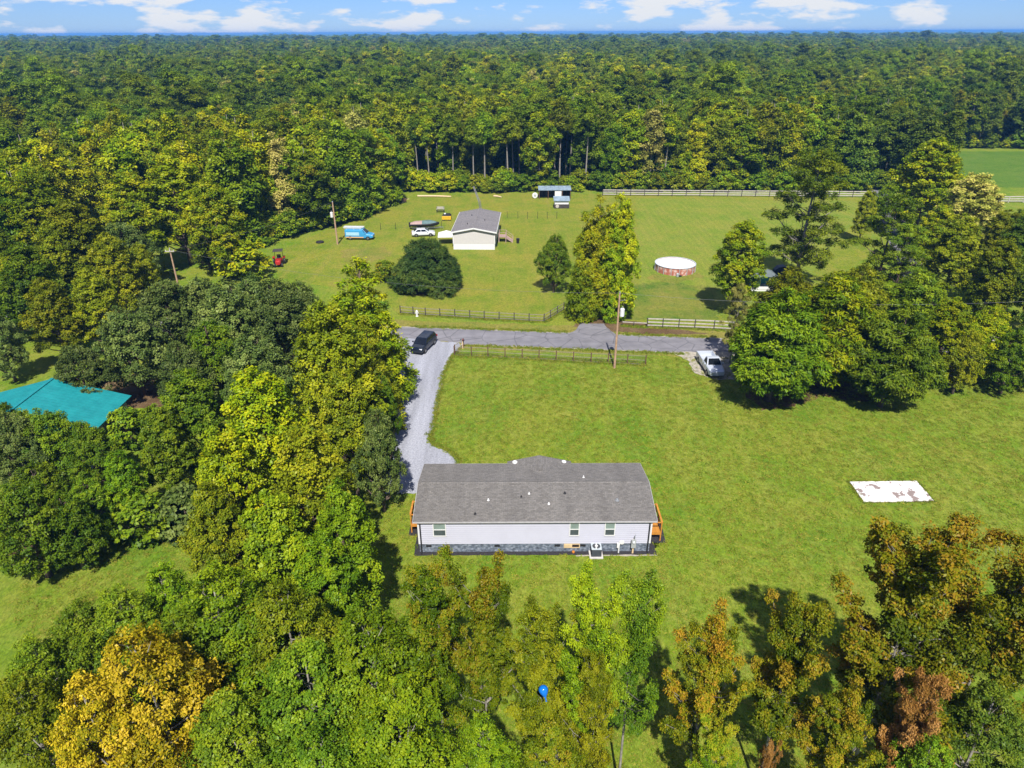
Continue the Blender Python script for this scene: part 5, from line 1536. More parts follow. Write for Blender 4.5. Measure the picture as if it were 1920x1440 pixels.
FG = 'trees in the foreground below the house'
for q in [
    ('sweetgum_tree', 'green sweetgum whose top points at the left window of the white house', 'gum0', 808, 1058, 15.0, 'turning', 0.62),
    ('sweetgum_tree', 'green sweetgum just below the white house, second of the two pointed tops', 'gum1', 904, 1064, 15.0, 'turning', 0.62),
    ('sweetgum_tree', 'smaller brownish green sweetgum top under the middle of the house', 'gum2', 1020, 1138, 13.5, 'olive', 0.62),
    ('sweetgum_tree', 'sweetgum with a thin pointed top below the air conditioner', 'gum3', 1114, 1098, 14.5, 'green', 0.55),
    ('sweetgum_tree', 'sweetgum with twin pointed tops below the house corner by the meter', 'gum0', 1200, 1092, 14.5, 'mid', 0.56),
    ('sweetgum_tree', 'narrow rust-tinged sweetgum standing alone on the lawn below the house', 'gum1', 1345, 1158, 13.0, 'rust', 0.66),
    ('sweetgum_tree', 'rust-tinged sweetgum leaning left towards the open lawn', 'gum2', 1510, 1130, 13.5, 'rust', 0.72),
    ('sweetgum_tree', 'tall rust-coloured sweetgum reaching up towards the concrete slab', 'gum3', 1752, 992, 17.0, 'rust', 0.84),
    ('sweetgum_tree', 'rust and gold sweetgum cut by the right edge below the slab', 'gum0', 1925, 1050, 16.0, 'rust', 0.85),
    ('sweetgum_tree', 'low olive sweetgum in the bottom of the view, right of the balloon', 'gum2', 1120, 1245, 11.5, 'olive', 0.52),
    ('broadleaf_tree', 'leafy green tree at the bottom edge under the balloon', 'leafy0', 1030, 1355, 10.0, 'turning', 0.62),
    ('broadleaf_tree', 'yellowish green tree at the bottom edge left of the balloon', 'leafy1', 905, 1345, 10.5, 'green', 0.62),
    ('broadleaf_tree', 'olive tree at the bottom edge beside the tree shadow on the grass', 'gum3', 1350, 1360, 8.5, 'turning', 0.62),
    ('broadleaf_tree', 'golden green tree at the bottom edge below the leaning sweetgum', 'gum1', 1600, 1300, 10.5, 'rust', 0.70),
    ('broadleaf_tree', 'fresh green tree filling the bottom right corner', 'leafy0', 1880, 1300, 11.0, 'deep', 0.85),
    ('broadleaf_tree', 'fresh green tree at the bottom edge left of the corner tree', 'leafy1', 1760, 1385, 9.5, 'mid', 0.75),
    ('dead_branch_tree', 'small tree with dead copper brown leaves over the bottom right greenery', 'gum2', 1745, 1265, 12.0, 'brown', 0.50),
    ('dead_branch_tree', 'second small dead brown tree top at the bottom edge', 'gum1', 1450, 1390, 8.0, 'brown', 0.30),
    ('broadleaf_tree', 'dense green tree in the bottom centre left of the sweetgums', 'leafy2', 690, 1150, 13.5, 'green', 0.95),
    ('broadleaf_tree', 'dense green tree at the bottom between the golden tree and the balloon', 'leafy0', 560, 1215, 13.0, 'mid', 0.95),
    ('broadleaf_tree', 'broad green crown at the bottom edge, right of the golden tree', 'leafy1', 730, 1290, 12.0, 'green', 0.95),
    ('broadleaf_tree', 'green crown at the very bottom edge under the dense foliage', 'leafy2', 590, 1370, 11.0, 'mid', 0.9),
    ('broadleaf_tree', 'large green crown beside the left lawn, near the bottom', 'leafy0', 400, 1075, 13.0, 'green', 1.05),
    ('broadleaf_tree', 'dark green tree at the lower left lawn edge', 'leafy1', 215, 1105, 11.5, 'mid', 0.95),
    ('broadleaf_tree', 'green tree at the lower lawn edge left of the dark green one', 'leafy2', 125, 1135, 11.0, 'mid', 0.85),
    ('broadleaf_tree', 'dark green tree behind the corner tree by the lower lawn edge', 'leafy0', 50, 1195, 11.0, 'mid', 0.8),
    ('broadleaf_tree', 'green tree filling the lawn edge above the large green crown', 'leafy1', 300, 1060, 11.0, 'green', 0.8),
    ('broadleaf_tree', 'green tree between the lawn and the dense bottom crowns', 'leafy2', 520, 1095, 12.5, 'olive', 0.95),
    ('broadleaf_tree', 'dark green tree behind the golden tree top', 'leafy1', 330, 1160, 12.0, 'mid', 0.9),
    ('golden_tree', 'bright golden yellow tree in the bottom left corner', 'leafy2', 245, 1180, 14.5, 'gold', 0.80),
    ('golden_tree', 'second golden yellow crown at the bottom edge left of the first', 'leafy0', 150, 1275, 13.0, 'gold', 0.70),
    ('broadleaf_tree', 'shaded green tree in the extreme bottom left corner', 'leafy1', 25, 1270, 12.0, 'olive', 0.8),
    ('broadleaf_tree', 'green tree at the bottom edge just right of the golden trees', 'leafy0', 420, 1300, 12.0, 'mid', 0.85),
]:
    top_tree(q[0], q[1], FG, q[2], *q[3:])

DR = 'trees along the left of the driveway'
for q in [
    ('cypress_tree', 'tall feathery green cypress next to the black SUV', 'feather0', 668, 482, 16.0, 'lime', 1.12),
    ('cypress_tree', 'feathery green cypress beside the upper driveway', 'feather1', 682, 600, 12.5, 'olive', 0.85),
    ('broadleaf_tree', 'tall olive tree with a pale trunk in the middle of the driveway trees', 'broad0', 605, 562, 16.5, 'olive', 0.95),
    ('broadleaf_tree', 'olive green tree beside the driveway behind the pale trunk', 'broad1', 640, 690, 13.0, 'olive', 0.78),
    ('golden_green_tree', 'yellow-topped green tree, brightest of the driveway trees', 'broad2', 470, 688, 15.0, 'lime', 0.95),
    ('golden_green_tree', 'lower yellow green tree at the outer side of the driveway trees', 'broad0', 408, 800, 13.0, 'lime', 0.85),
    ('broadleaf_tree', 'green tree in the middle of the driveway row facing the house end', 'broad1', 560, 800, 14.5, 'olive', 0.85),
    ('broadleaf_tree', 'bright green tree at the near end of the driveway row', 'broad2', 500, 925, 13.0, 'green', 0.85),
    ('broadleaf_tree', 'dark green tree closest to the house end deck', 'broad0', 630, 905, 12.5, 'green', 0.72),
    ('broadleaf_tree', 'green tree at the lower end of the driveway row above the dense crowns', 'broad1', 590, 1000, 11.0, 'green', 0.78),
    ('holly_tree', 'bluish green holly overhanging the gravel by the house corner', 'oak0', 700, 765, 10.0, 'oak', 0.50),
    ('holly_tree', 'small bluish green tree at the driveway edge above the overhanging holly', 'oak1', 712, 700, 8.0, 'mid', 0.45),
    ('broadleaf_tree', 'shaded green tree behind the yellow-topped tree', 'broad2', 385, 905, 11.0, 'olive', 0.80),
    ('bare_shrub', 'grey half-bare shrub at the foot of the driveway trees', 'shrub', 560, 1010, 6.0, 'pale', 0.5),
]:
    top_tree(q[0], q[1], DR, q[2], *q[3:])

OK_ = 'grey green oaks left of the driveway'
for q in [
    ('live_oak', 'grey green oak beside the crossarm pole', 'oak0', 305, 522, 11.5, 'oak', 0.95),
    ('live_oak', 'grey green oak right of the crossarm pole', 'oak1', 420, 525, 11.5, 'oak', 0.95),
    ('live_oak', 'grey green oak nearest the tall olive tree', 'oak0', 510, 522, 11.5, 'oak', 0.95),
    ('live_oak', 'grey green oak in front of the olive shrub and red tractor', 'oak1', 462, 514, 11.0, 'oak', 0.85),
    ('live_oak', 'grey green oak at the field side end of the oak group', 'oak0', 560, 527, 10.5, 'oak', 0.75),
    ('live_oak', 'grey green oak left of the foot of the crossarm pole', 'oak1', 365, 517, 11.0, 'oak', 0.85),
    ('live_oak', 'grey green oak behind the teal roof ridge', 'oak1', 225, 575, 10.5, 'oak', 0.9),
    ('live_oak', 'grey green oak at the left of the oak group', 'oak0', 135, 645, 8.5, 'oak', 0.85),
    ('live_oak', 'paler green oak in the front of the oak group', 'oak1', 385, 600, 10.5, 'mid', 0.8),
    ('live_oak', 'dark oak in front between the teal roof and yellow-topped tree', 'oak0', 330, 640, 9.5, 'oak', 0.8),
    ('live_oak', 'dark oak behind the yellow-topped tree', 'oak1', 470, 620, 10.5, 'oak', 0.85),
]:
    top_tree(q[0], q[1], OK_, q[2], *q[3:])
TE = 'trees round the teal roofed house'
for q in [
    ('broadleaf_tree', 'dark green tree in front of the teal roof', 'oak1', 75, 765, 8.0, 'mid', 0.85),
    ('broadleaf_tree', 'dark green tree covering the lower corner of the teal roof', 'oak0', 150, 790, 7.0, 'mid', 0.8),
    ('broadleaf_tree', 'dark tree at the left edge below the teal roof', 'oak0', 5, 770, 8.5, 'oak', 0.8),
    ('broadleaf_tree', 'green tree right of the teal roof corner', 'broad1', 345, 690, 11.0, 'mid', 1.0),
    ('broadleaf_tree', 'green tree between the teal house and the yellow green tree', 'broad2', 290, 760, 9.5, 'mid', 0.95),
    ('broadleaf_tree', 'yellow green small tree below the teal house wall', 'broad0', 215, 845, 7.5, 'green', 0.9),
    ('broadleaf_tree', 'low dark green tree over the shaded lawn edge at the left', 'oak1', 55, 870, 7.5, 'mid', 0.9),
    ('broadleaf_tree', 'dark green bushy tree at the left lawn corner', 'oak0', 150, 900, 6.0, 'mid', 0.85),
    ('broadleaf_tree', 'dark green tree at the left edge over the litter strip', 'oak1', 20, 905, 8.5, 'mid', 0.9),
    ('broadleaf_tree', 'dark green tree over the litter strip, right of the edge one', 'oak0', 105, 925, 7.0, 'mid', 0.8),
    ('holly_shrub', 'dark shrub at the lawn tip beside the yellow green trees', 'shrub', 335, 915, 4.5, 'oak', 1.0),
    ('holly_shrub', 'green shrub in front of the teal house trees', 'shrub', 255, 930, 4.0, 'mid', 1.1),
]:
    top_tree(q[0], q[1], TE, q[2], *q[3:])
LB = 'big trees at the left behind the oaks'
for q in [
    ('maple_tree', 'big bright yellow green tree, tallest left of the field', 'broad0', 312, 284, 19.0, 'lime', 1.35),
    ('maple_tree', 'yellow green tree at the left of the big bright tree', 'broad1', 235, 318, 17.0, 'lime', 1.2),
    ('maple_tree', 'yellow green tree at the right of the big bright tree', 'broad2', 385, 335, 16.0, 'lime', 1.15),
    ('broadleaf_tree', 'olive tree above the oaks at the left', 'broad1', 120, 375, 16.0, 'olive', 1.2),
    ('broadleaf_tree', 'olive tree left of the crossarm pole', 'broad2', 195, 435, 13.0, 'olive', 1.0),
    ('broadleaf_tree', 'yellowish tree high at the left edge', 'broad0', 45, 318, 18.0, 'lime', 1.2),
    ('broadleaf_tree', 'dark olive tree at the left edge above the pale grass patch', 'broad1', 30, 455, 13.5, 'mid', 1.2),
    ('broadleaf_tree', 'green tree at the left edge behind the pale grass patch', 'broad2', 75, 520, 11.0, 'olive', 1.1),
    ('broadleaf_tree', 'olive tree between the oaks and the big bright tree', 'broad0', 160, 500, 11.5, 'olive', 1.1),
    ('broadleaf_tree', 'shaded tree under the big bright tree', 'broad2', 258, 455, 10.5, 'olive', 0.8),
    ('roadside_shrub', 'brownish low shrub between the green cypress and the dark cedar', 'shrub', 720, 488, 3.5, 'turning', 1.0),
]:
    top_tree(q[0], q[1], LB, q[2], *q[3:])
place('roadside_shrub', 'rounded olive shrub next to the red tractor', 'big trees at the left behind the oaks', 'shrub', G(462, 520), 6.2, 'lime', 1.25)
place('cedar_tree', 'wide dark weeping cedar in front of the white car', 'trees on the field', 'cedar0', G(803, 540), 8.2, 'cedar', 1.10)
place('cedar_tree', 'rounded dark green tree left of the tall yellowish cypress', 'trees on the field', 'oak0', G(1038, 548), 9.2, 'mid', 0.70)
place('cypress_tree', 'tall yellowish cypress with two pointed tops at the field entrance', 'trees on the field', 'cypress0', G(1112, 594), 16.8, 'lime', 0.68)
place('cypress_tree', 'right-hand partner of the tall yellowish cypress at the field entrance', 'trees on the field', 'cypress1', G(1150, 592), 17.2, 'lime', 0.62)
for q in [
    ('broadleaf_tree', 'green tree at the left edge just above the pale grass patch', 'oak0', (15, 640), 9.5, 'mid', 1.0),
    ('broadleaf_tree', 'olive tree left of the grey green oaks over the hidden road', 'broad1', (70, 625), 11.0, 'olive', 1.05),
    ('broadleaf_tree', 'dark olive tree at the left between road and pale grass patch', 'oak1', (115, 640), 10.0, 'deep', 0.95),
    ('broadleaf_tree', 'tall olive tree behind the left oaks', 'broad2', (150, 590), 14.0, 'olive', 1.1),
    ('broadleaf_tree', 'olive tree at the left edge behind the road', 'broad0', (20, 575), 13.0, 'olive', 1.2),
    ('holly_shrub', 'green shrub against the shaded wall of the teal roofed house', 'shrub', (250, 835), 4.2, 'mid', 0.9),
    ('broadleaf_tree', 'dark green tree below the teal roof at the far left', 'oak1', (45, 900), 8.0, 'mid', 0.85),
    ('broadleaf_tree', 'grey green tree behind the left end of the teal roof', 'oak1', (30, 715), 8.5, 'oak', 0.7),
    ('broadleaf_tree', 'dark tree filling the gap left of the crossarm pole', 'oak0', (255, 545), 11.0, 'oak', 1.0),
    ('broadleaf_tree', 'dark tree under the big bright tree beside the shrub', 'oak1', (395, 505), 8.0, 'deep', 0.9),
]:
    place(q[0], q[1], 'big trees at the left behind the oaks', q[2], G(*q[3]), *q[4:])
RT = 'trees at the right of the field'
for q in [
    ('cypress_tree', 'yellow green tree left of the teal pavilion', 'broad1', (1372, 588), 13.5, 'lime', 1.15),
    ('loblolly_pine', 'tall thin sparse tree whose trunk shows against the field', 'sparse', (1490, 540), 20.5, 'pine', 1.1),
    ('loblolly_pine', 'open-crowned pine right of the sparse tall tree', 'pine0', (1635, 575), 16.0, 'pine', 1.2),
    ('loblolly_pine', 'lower pine in front of the open-crowned pine', 'pine1', (1665, 585), 12.5, 'pine', 1.2),
    ('maple_tree', 'large yellowish tree over the side lane', 'broad2', (1712, 445), 18.5, 'lime', 1.45),
    ('maple_tree', 'yellow olive tree behind the pale dry tree', 'broad0', (1738, 418), 16.0, 'turning', 1.2),
    ('dry_tree', 'pale straw-coloured tree at the right', 'broad1', (1790, 485), 15.0, 'pale', 1.5),
    ('broadleaf_tree', 'dark olive tree below the pale dry tree', 'broad2', (1765, 565), 13.0, 'olive', 1.2),
    ('broadleaf_tree', 'dark olive tree at the right edge, upper', 'broad0', (1880, 590), 15.0, 'deep', 1.15),
    ('broadleaf_tree', 'dark olive tree at the right edge, lower', 'broad1', (1830, 625), 13.0, 'olive', 1.0),
    ('broadleaf_tree', 'green tree at the right edge beyond the pale dry tree', 'broad1', (1885, 500), 10.0, 'mid', 1.2),
    ('broadleaf_tree', 'olive tree between the pale dry tree and the right edge', 'broad2', (1845, 535), 12.0, 'olive', 1.1),
    ('broadleaf_tree', 'tall olive tree at the right edge below the far field', 'broad0', (1940, 545), 12.0, 'olive', 1.2),
    ('broadleaf_tree', 'dark tree at the right edge below the far white fence', 'oak0', (1935, 440), 6.0, 'deep', 0.9),
    ('broadleaf_tree', 'yellow green tree hiding the bend of the side lane', 'broad1', (1735, 520), 12.0, 'lime', 1.1),
    ('broadleaf_tree', 'olive tree left of the side lane behind the pines', 'broad2', (1610, 455), 10.0, 'olive', 0.9),
    ('broadleaf_tree', 'small green tree beside the side lane near the end of the back fence', 'oak0', (1650, 410), 7.5, 'green', 0.7),
    ('broadleaf_tree', 'dark tree in the right corner of the evergreen row', 'broad2', (1925, 640), 13.5, 'deep', 1.0),
]:
    place(q[0], q[1], RT, q[2], G(*q[3]), *q[4:])
EV_ = 'row of evergreens at the right of the lawn'
for q in [
    ('evergreen_tree', 'rounded evergreen nearest the silver pickup', 'evergreen0', (1440, 752), 12.5, 'green', 1.15),
    ('evergreen_tree', 'brightest evergreen in the middle of the row', 'evergreen1', (1535, 722), 13.0, 'lime', 1.15),
    ('evergreen_tree', 'low-branched evergreen standing furthest out on the lawn', 'evergreen0', (1650, 762), 11.5, 'pine', 1.06),
    ('evergreen_tree', 'yellow green evergreen right of the low-branched one', 'broad2', (1745, 722), 10.5, 'lime', 1.19),
    ('evergreen_tree', 'yellow green bushy tree near the right end of the row', 'oak0', (1820, 712), 9.0, 'lime', 0.94),
    ('evergreen_tree', 'dark green tree at the right end of the row', 'broad0', (1915, 722), 10.0, 'mid', 1.06),
    ('evergreen_tree', 'evergreen at the back of the row above the pickup', 'evergreen1', (1455, 675), 11.5, 'olive', 1.06),
    ('evergreen_tree', 'evergreen at the back of the row below the sparse tree', 'evergreen0', (1580, 668), 11.5, 'olive', 1.06),
    ('evergreen_tree', 'evergreen at the back of the row below the pine', 'evergreen1', (1690, 672), 11.0, 'pine', 1.06),
    ('evergreen_tree', 'bushy green tree down to the grass right of the yellow green ones', 'oak1', (1875, 738), 8.0, 'green', 0.8),
    ('evergreen_tree', 'bushy yellow green tree at the lawn edge left of the bushy green one', 'oak0', (1785, 738), 7.5, 'olive', 0.75),
    ('evergreen_tree', 'dark bushy tree cut by the right edge of the view at the lawn', 'oak1', (1950, 735), 9.0, 'mid', 0.9),
    ('thin_tree', 'brownish thin tree leaning over the silver pickup', 'sparse', (1368, 680), 10.0, 'pale', 0.62),
]:
    place(q[0], q[1], EV_, q[2], G(*q[3]), *q[4:])

# ------------------------------------------------------------------ the forest: the trees that show largest one by one, the rest as one mass
def in_forest(x, y):
    if abs(x) > 0.80 * y + 55:
        return False
    if y > 3000:
        return False
    if x < -30:
        edge = 177 if x > -27 else 0
        # left rim of the field
        rim = [(-27, 166), (-34, 150), (-40, 140), (-47, 131), (-52, 124)]
        if x > -52:
            yr = np.interp(-x, [27, 34, 40, 47, 52], [168, 152, 142, 133, 126])
            return y > yr
        if x > -75:
            return y > 128
        return y > 100
    if x < 92:
        return y > 178.5
    if x < 112:
        return y > 200 or (99 < x < 106 and 165 < y)
    # right: behind the bright green field
    return y > 246
fr = random.Random(5)
pts = []
y = 96.0
while y < 3000:
    sp_ = 5.7 if y < 330 else (6.3 if y < 650 else 7.8 if y < 1100 else 13.0)
    half = 0.80 * y + 55
    x = -half
    while x < half:
        px_, py_ = x + fr.uniform(-0.42, 0.42) * sp_, y + fr.uniform(-0.42, 0.42) * sp_
        if in_forest(px_, py_):
            pts.append((px_, py_))
        x += sp_
    y += sp_ * 0.92
def edge_dist(p):
    """how many metres of forest stand between this tree and the open ground towards the viewer"""
    d = math.hypot(*p)
    ux, uy = p[0] / d, p[1] / d
    k = 0
    while k < 60 and in_forest(p[0] - ux * k, p[1] - uy * k):
        k += 3
    return k
scored = sorted(pts, key=lambda p: math.hypot(*p) * 0.55 + edge_dist(p) * 2.2 if math.hypot(*p) < 420 and abs(p[0]) < 0.74 * p[1] + 8 else 1e6)
N_SOLO = 290
solo, rest = scored[:N_SOLO], scored[N_SOLO:]
def patch(x, y):
    return math.sin(x * 0.021 + 1.3) + math.sin(y * 0.017 + x * 0.008 + 0.4) + 0.7 * math.sin(x * 0.055 - y * 0.043)
KIND = {
    'wood': ('woods_tree', 'tree'), 'woodspire': ('woods_tree', 'tree'), 'woodpine': ('woods_pine', 'pine'), 'woodtall': ('woods_tree', 'tree')}
TONE = {'green': 'fresh green', 'mid': 'mid green', 'olive': 'olive green', 'lime': 'yellow green', 'deep': 'dark green', 'pine': 'dull green', 'turning': 'brownish green', 'pale': 'pale dry'}
def pick(x, y):
    v = 1.25 * patch(x, y) + fr.uniform(-1.0, 1.0) + 0.75
    u = fr.random()
    if u < 0.13:
        return 'woodpine%d' % fr.randrange(2), 'pine'
    if u < 0.45:
        key = 'woodspire%d' % fr.randrange(2)
    elif u < 0.50:
        key = 'woodtall0'
    else:
        key = 'wood%d' % fr.randrange(4)
    if v > 1.6:
        m = 'lime'
    elif v > 0.8:
        m = 'olive'
    elif v > 0.0:
        m = 'green'
    elif v > -0.8:
        m = 'mid'
    else:
        m = 'deep'
    if fr.random() < 0.08:
        m = 'turning'
    if fr.random() < 0.025:
        m = 'pale'
    return key, m
for (x, y) in solo:
    key, m = pick(x, y)
    if -30 < x < 20 and y < 195 and fr.random() < 0.7:
        key = 'woodtall0'
    d = math.hypot(x, y)
    near_ = 'edging' if edge_dist((x, y)) < 7 else 'inside' if edge_dist((x, y)) < 14 else 'deep in'
    if y < 185 and x < -27:
        where = 'beside the blue van' if y < 140 and x > -56 else 'left of the big bright tree' if x < -0.55 * y else 'beyond the big bright tree' if x < -56 else 'by the far field corner'
    elif x >= 95:
        where = 'beyond the side lane' if y < 200 else 'behind the bright green far field'
    else:
        ax = x / y * 176
        where = 'behind the ' + ('covered boat' if ax < -14 else 'leaning mast' if ax < -3 else 'tin roofed shelter' if ax < 20 else 'tall yellowish cypress' if ax < 34 else 'pool' if ax < 52 else 'tall sparse tree' if ax < 80 else 'side lane bend')
    form = 'pine' if key.startswith('woodpine') else 'slender bare-trunked tree' if key.startswith('woodtall') else 'spired tree' if key.startswith('woodspire') else 'rounded tree'
    th_ = fr.uniform(15.5, 22.0)
    tall = 'tall ' if th_ > 20.2 else 'low ' if th_ < 17.2 else ''
    place(KIND[key.rstrip('0123456789')][0], f'{tall}{TONE[m]} {form} {near_} the forest {where}', 'forest trees', key, (x, y), th_, m, fr.uniform(0.95, 1.35))

# sources for the mass of the forest: kept in a collection of their own that the scene does not show
src = bpy.data.collections.new('forest_tree_kinds')
names = []
for key in ['wood0', 'wood1', 'wood2', 'wood3', 'woodspire0', 'woodspire1', 'woodpine0', 'woodpine1', 'woodtall0']:
    for m in (['pine'] if key.startswith('woodpine') else ['deep', 'green', 'lime', 'mid', 'olive', 'pale', 'turning']):
        o = bpy.data.objects.new(f'forest_{key}_{m}', SPEC[key][1])
        src.objects.link(o)
        o.material_slots[0].link = 'OBJECT'
        o.material_slots[0].material = LEAF[m]
        names.append((key, m))
order = sorted(range(len(names)), key=lambda i: f'forest_{names[i][0]}_{names[i][1]}')
IDX = {names[i]: k for k, i in enumerate(order)}
def instancer(name, label, pos, idx, rot, scl, coll, cat='forest'):
    me = bpy.data.meshes.new(name)
    me.vertices.add(len(pos))
    me.vertices.foreach_set('co', np.array(pos, dtype=np.float32).ravel())
    for nm, ty, arr, f in (('pick', 'INT', idx, 'value'), ('turn', 'FLOAT_VECTOR', rot, 'vector'), ('size', 'FLOAT_VECTOR', scl, 'vector')):
        at = me.attributes.new(nm, ty, 'POINT')
        at.data.foreach_set(f, np.array(arr, dtype=np.int32 if ty == 'INT' else np.float32).ravel())
    o = bpy.data.objects.new(name, me)
    col.objects.link(o)
    ng = bpy.data.node_groups.new(name + '_nodes', 'GeometryNodeTree')
    ng.interface.new_socket('Geometry', in_out='INPUT', socket_type='NodeSocketGeometry')
    ng.interface.new_socket('Geometry', in_out='OUTPUT', socket_type='NodeSocketGeometry')
    N, L = ng.nodes, ng.links
    gi, go = N.new('NodeGroupInput'), N.new('NodeGroupOutput')
    ip = N.new('GeometryNodeInstanceOnPoints')
    ci = N.new('GeometryNodeCollectionInfo')
    ci.inputs['Collection'].default_value = coll
    ci.inputs['Separate Children'].default_value = True
    ci.inputs['Reset Children'].default_value = True
    def attr(nm, ty):
        n = N.new('GeometryNodeInputNamedAttribute')
        n.data_type = ty
        n.inputs['Name'].default_value = nm
        return n.outputs['Attribute']
    L.new(gi.outputs[0], ip.inputs['Points'])
    L.new(ci.outputs[0], ip.inputs['Instance'])
    ip.inputs['Pick Instance'].default_value = True
    L.new(attr('pick', 'INT'), ip.inputs['Instance Index'])
    L.new(attr('turn', 'FLOAT_VECTOR'), ip.inputs['Rotation'])
    L.new(attr('size', 'FLOAT_VECTOR'), ip.inputs['Scale'])
    L.new(ip.outputs[0], go.inputs[0])
    md = o.modifiers.new('scatter', 'NODES')
    md.node_group = ng
    tag(o, label, cat)
    return stuff(o)
pos, idx, rot, scl = [], [], [], []
for (x, y) in rest:
    key, m = pick(x, y)
    if key.startswith('woodpine'):
        m = 'pine'
    s = fr.uniform(0.68, 1.10) * (1.0 if y < 600 else 1.08) + (0.22 if fr.random() < 0.10 else 0) + 0.06 * patch(y * 0.7, x)
    if y > 1100:
        s *= 1.1
    w = fr.uniform(1.0, 1.5) * (1.0 if y < 1100 else 1.55)
    pos.append((x, y, 0))
    idx.append(IDX[(key, m)])
    rot.append((0, 0, fr.uniform(0, 6.28)))
    scl.append((s * w, s * w, s))
instancer('forest', 'unbroken mixed forest stretching away behind the field', pos, idx, rot, scl, src)

# undergrowth along the forest foot
us = bpy.data.collections.new('undergrowth_kinds')
for m in ('green', 'lime', 'mid', 'olive'):
    o = bpy.data.objects.new('under_' + m, SPEC['shrub'][1])
    us.objects.link(o)
    o.material_slots[0].link = 'OBJECT'
    o.material_slots[0].material = LEAF[m]
pos, idx, rot, scl = [], [], [], []
for k in range(520):
    u = fr.random()
    if u < 0.55:
        x = fr.uniform(-28, 96) if fr.random() < 0.85 else fr.uniform(15, 96)
        y = 177.5 + fr.uniform(-1.2, 6.0) + 1.0 * math.sin(x * 0.35)
    elif u < 0.85:
        t = fr.random()
        x = -28 - 24 * t + fr.uniform(-3, 0.5)
        y = float(np.interp(-x, [27, 34, 40, 47, 52], [168, 152, 142, 133, 126])) + fr.uniform(-1.0, 4)
    else:
        x = fr.uniform(100, 190)
        y = 246 + fr.uniform(-1, 5)
    s = 0.25 + 1.15 * fr.random() ** 1.7
    pos.append((x, y, 0)); idx.append(fr.randrange(4)); rot.append((0, 0, fr.uniform(0, 6.28))); scl.append((s * 1.15, s * 1.15, s))
instancer('undergrowth', 'tangle of low green undergrowth along the foot of the forest', pos, idx, rot, scl, us, 'undergrowth')

# grass: tufts standing in the lawn, along the drive, the fences and the road
LEAF['grass'] = leaf_mat('grass_blades', [(0.0, (0.090, 0.172, 0.010)), (0.5, (0.138, 0.198, 0.014)), (1.0, (0.235, 0.225, 0.035))], trans=0.25, gloss=0.0, hue=0.012, val=0.28)
gs = bpy.data.collections.new('grass_kinds')
for v in range(3):
    me_, _c = crown_mesh('tuft', 300 + v, [(0, 0, 0.0, 0.16 + 0.05 * v, 0.16, 0.05, 0.3 + 0.2 * v)], 60, 0.06, 2, 0.16, 0.03, needle=True, up=0.2, low=-0.1)
    me_.materials[0] = LEAF['grass']
    gs.objects.link(bpy.data.objects.new('tuft_%d' % v, me_))
def inside(p, poly):
    x_, y_ = p
    c_ = False
    j_ = len(poly) - 1
    for i_ in range(len(poly)):
        (xi, yi), (xj, yj) = poly[i_], poly[j_]
        if (yi > y_) != (yj > y_) and x_ < (xj - xi) * (y_ - yi) / (yj - yi) + xi:
            c_ = not c_
        j_ = i_
    return c_
entrance_pts = [G(*q) for q in [(1052, 636), (1085, 606), (1135, 606), (1168, 640)]]
pos, idx, rot, scl = [], [], [], []
def tuft(x, y, s, hgt=1.0):
    pos.append((x, y, 0.0)); idx.append(fr.randrange(3)); rot.append((0, 0, fr.uniform(0, 6.28))); scl.append((s, s, s * hgt))
for k in range(46000):
    x, y = fr.uniform(-36, 62), 23 + 54 * fr.random() ** 1.25
    if abs(x) > 0.82 * y + 6 or inside((x, y), drive_pts) or inside((x, y), bed) or inside((x, y), sp) or y > road_edge(x, 0) - 0.4:
        continue
    tuft(x, y, fr.uniform(0.7, 1.7), fr.uniform(0.35, 0.8))
def along(a_, b_, n_, wid, smin, smax):
    for k in range(n_):
        f_ = fr.random()
        q_ = (a_[0] + (b_[0] - a_[0]) * f_ + fr.gauss(0, wid), a_[1] + (b_[1] - a_[1]) * f_ + fr.gauss(0, wid))
        if inside(q_, entrance_pts):
            continue
        tuft(q_[0], q_[1], fr.uniform(smin, smax), fr.uniform(1.0, 2.2))
for a_, b_ in zip(drive_pts[2:11], drive_pts[3:12]):
    along(a_, b_, 120, 0.14, 0.5, 1.3)
for seq in (fp, fb, fc):
    for a_, b_ in zip(seq, seq[1:]):
        along(G(*a_), G(*b_), 70, 0.18, 0.8, 1.8)
for a_, b_ in zip(sp, sp[1:] + sp[:1]):
    along(a_, b_, 70, 0.10, 0.5, 1.1)
along((-14, road_edge(-14, 1) + 0.3), (26, road_edge(26, 1) + 0.3), 700, 0.22, 0.6, 1.5)
along((-6, road_edge(-6, 0) - 0.45), (22, road_edge(22, 0) - 0.45), 500, 0.22, 0.6, 1.5)
instancer('grass', 'short uneven lawn grass with longer tufts along the edges', pos, idx, rot, scl, gs, 'grass')

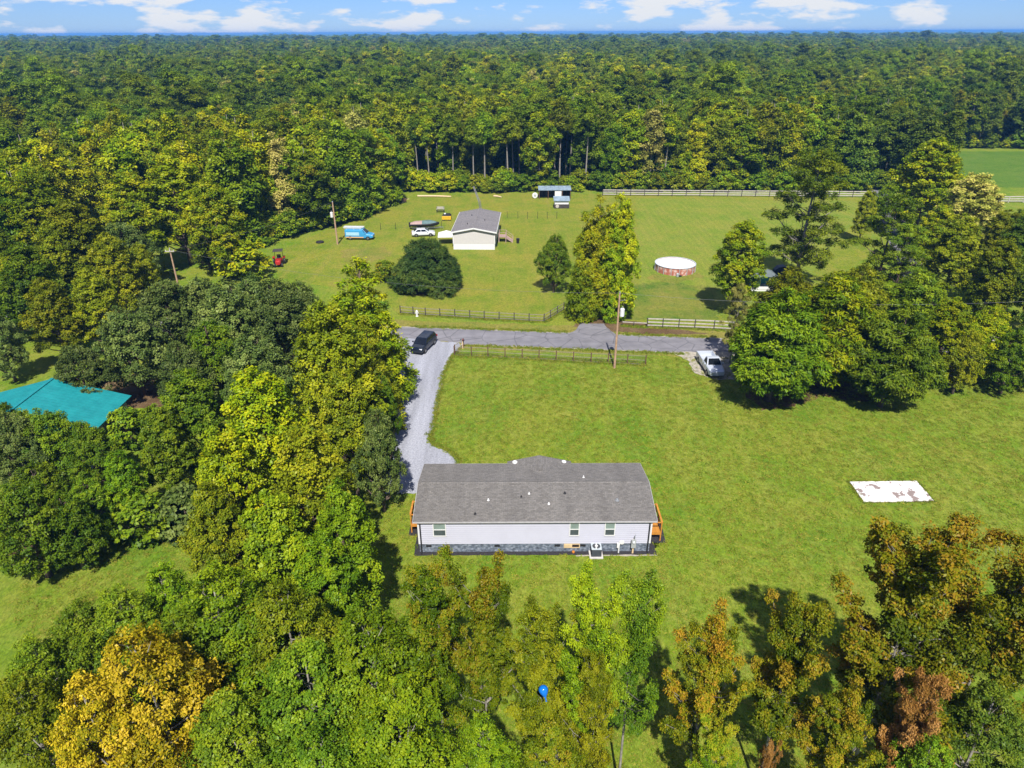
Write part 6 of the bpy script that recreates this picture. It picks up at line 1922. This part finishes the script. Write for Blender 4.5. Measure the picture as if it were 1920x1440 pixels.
# the wood beyond, out to the horizon: crowns too far to tell apart, one rolling canopy
g = np.random.default_rng(3)
na, nr = 900, 70
ang = np.linspace(-0.78, 0.78, na)
rad = 2850 * (11500 / 2850) ** (np.linspace(0, 1, nr))
A, Rr = np.meshgrid(ang, rad)
X, Y = Rr * np.sin(A), Rr * np.cos(A)
swell = np.sin(A * 9 + Rr * 0.0011) + np.sin(A * 23 + Rr * 0.0031 + 2) + 0.7 * np.sin(A * 51 - Rr * 0.0023)
Zc = 15 + 1.6 * swell + g.uniform(-5.0, 5.5, A.shape) + (Rr > 4500) * 1.5 * np.clip((Rr - 4500) / 4000, 0, 1) * (1.2 + swell * 0.35)
V = np.stack([X, Y, Zc], 2).reshape(-1, 3)
ii = (np.arange(nr - 1)[:, None] * na + np.arange(na - 1)[None, :]).ravel()
F = np.stack([ii, ii + 1, ii + na + 1, ii + na], 1)
me = bpy.data.meshes.new('distant_woods')
me.vertices.add(len(V)); me.vertices.foreach_set('co', V.astype(np.float32).ravel())
me.loops.add(F.size); me.loops.foreach_set('vertex_index', F.astype(np.int32).ravel())
me.polygons.add(len(F)); me.polygons.foreach_set('loop_start', np.arange(0, F.size, 4, dtype=np.int32))
me.update(calc_edges=True)
at = me.attributes.new('tint', 'FLOAT', 'POINT')
at.data.foreach_set('value', np.clip(0.45 + 0.2 * swell.ravel() + g.normal(0, 0.2, len(V)), 0, 1).astype(np.float32))
me.materials.append(LEAF['mid'])
far = bpy.data.objects.new('distant_woods', me)
col.objects.link(far)
stuff(tag(far, 'far blue woods along the horizon', 'woods'))

# ------------------------------------------------------------------ the air
hz = bpy.data.materials.new('haze_air')
hz.use_nodes = True
hz.node_tree.nodes.clear()
ho_ = hz.node_tree.nodes.new('ShaderNodeOutputMaterial')
pvn = hz.node_tree.nodes.new('ShaderNodeVolumePrincipled')
pvn.inputs['Color'].default_value = (0.12, 0.37, 0.86, 1)
pvn.inputs['Density'].default_value = 0.00018
pvn.inputs['Anisotropy'].default_value = 0.0
hz.node_tree.links.new(pvn.outputs[0], ho_.inputs['Volume'])
haze = MB().box(-13000, 13000, -250, 13500, -1.0, 44.0).build('haze', hz)
stuff(haze)
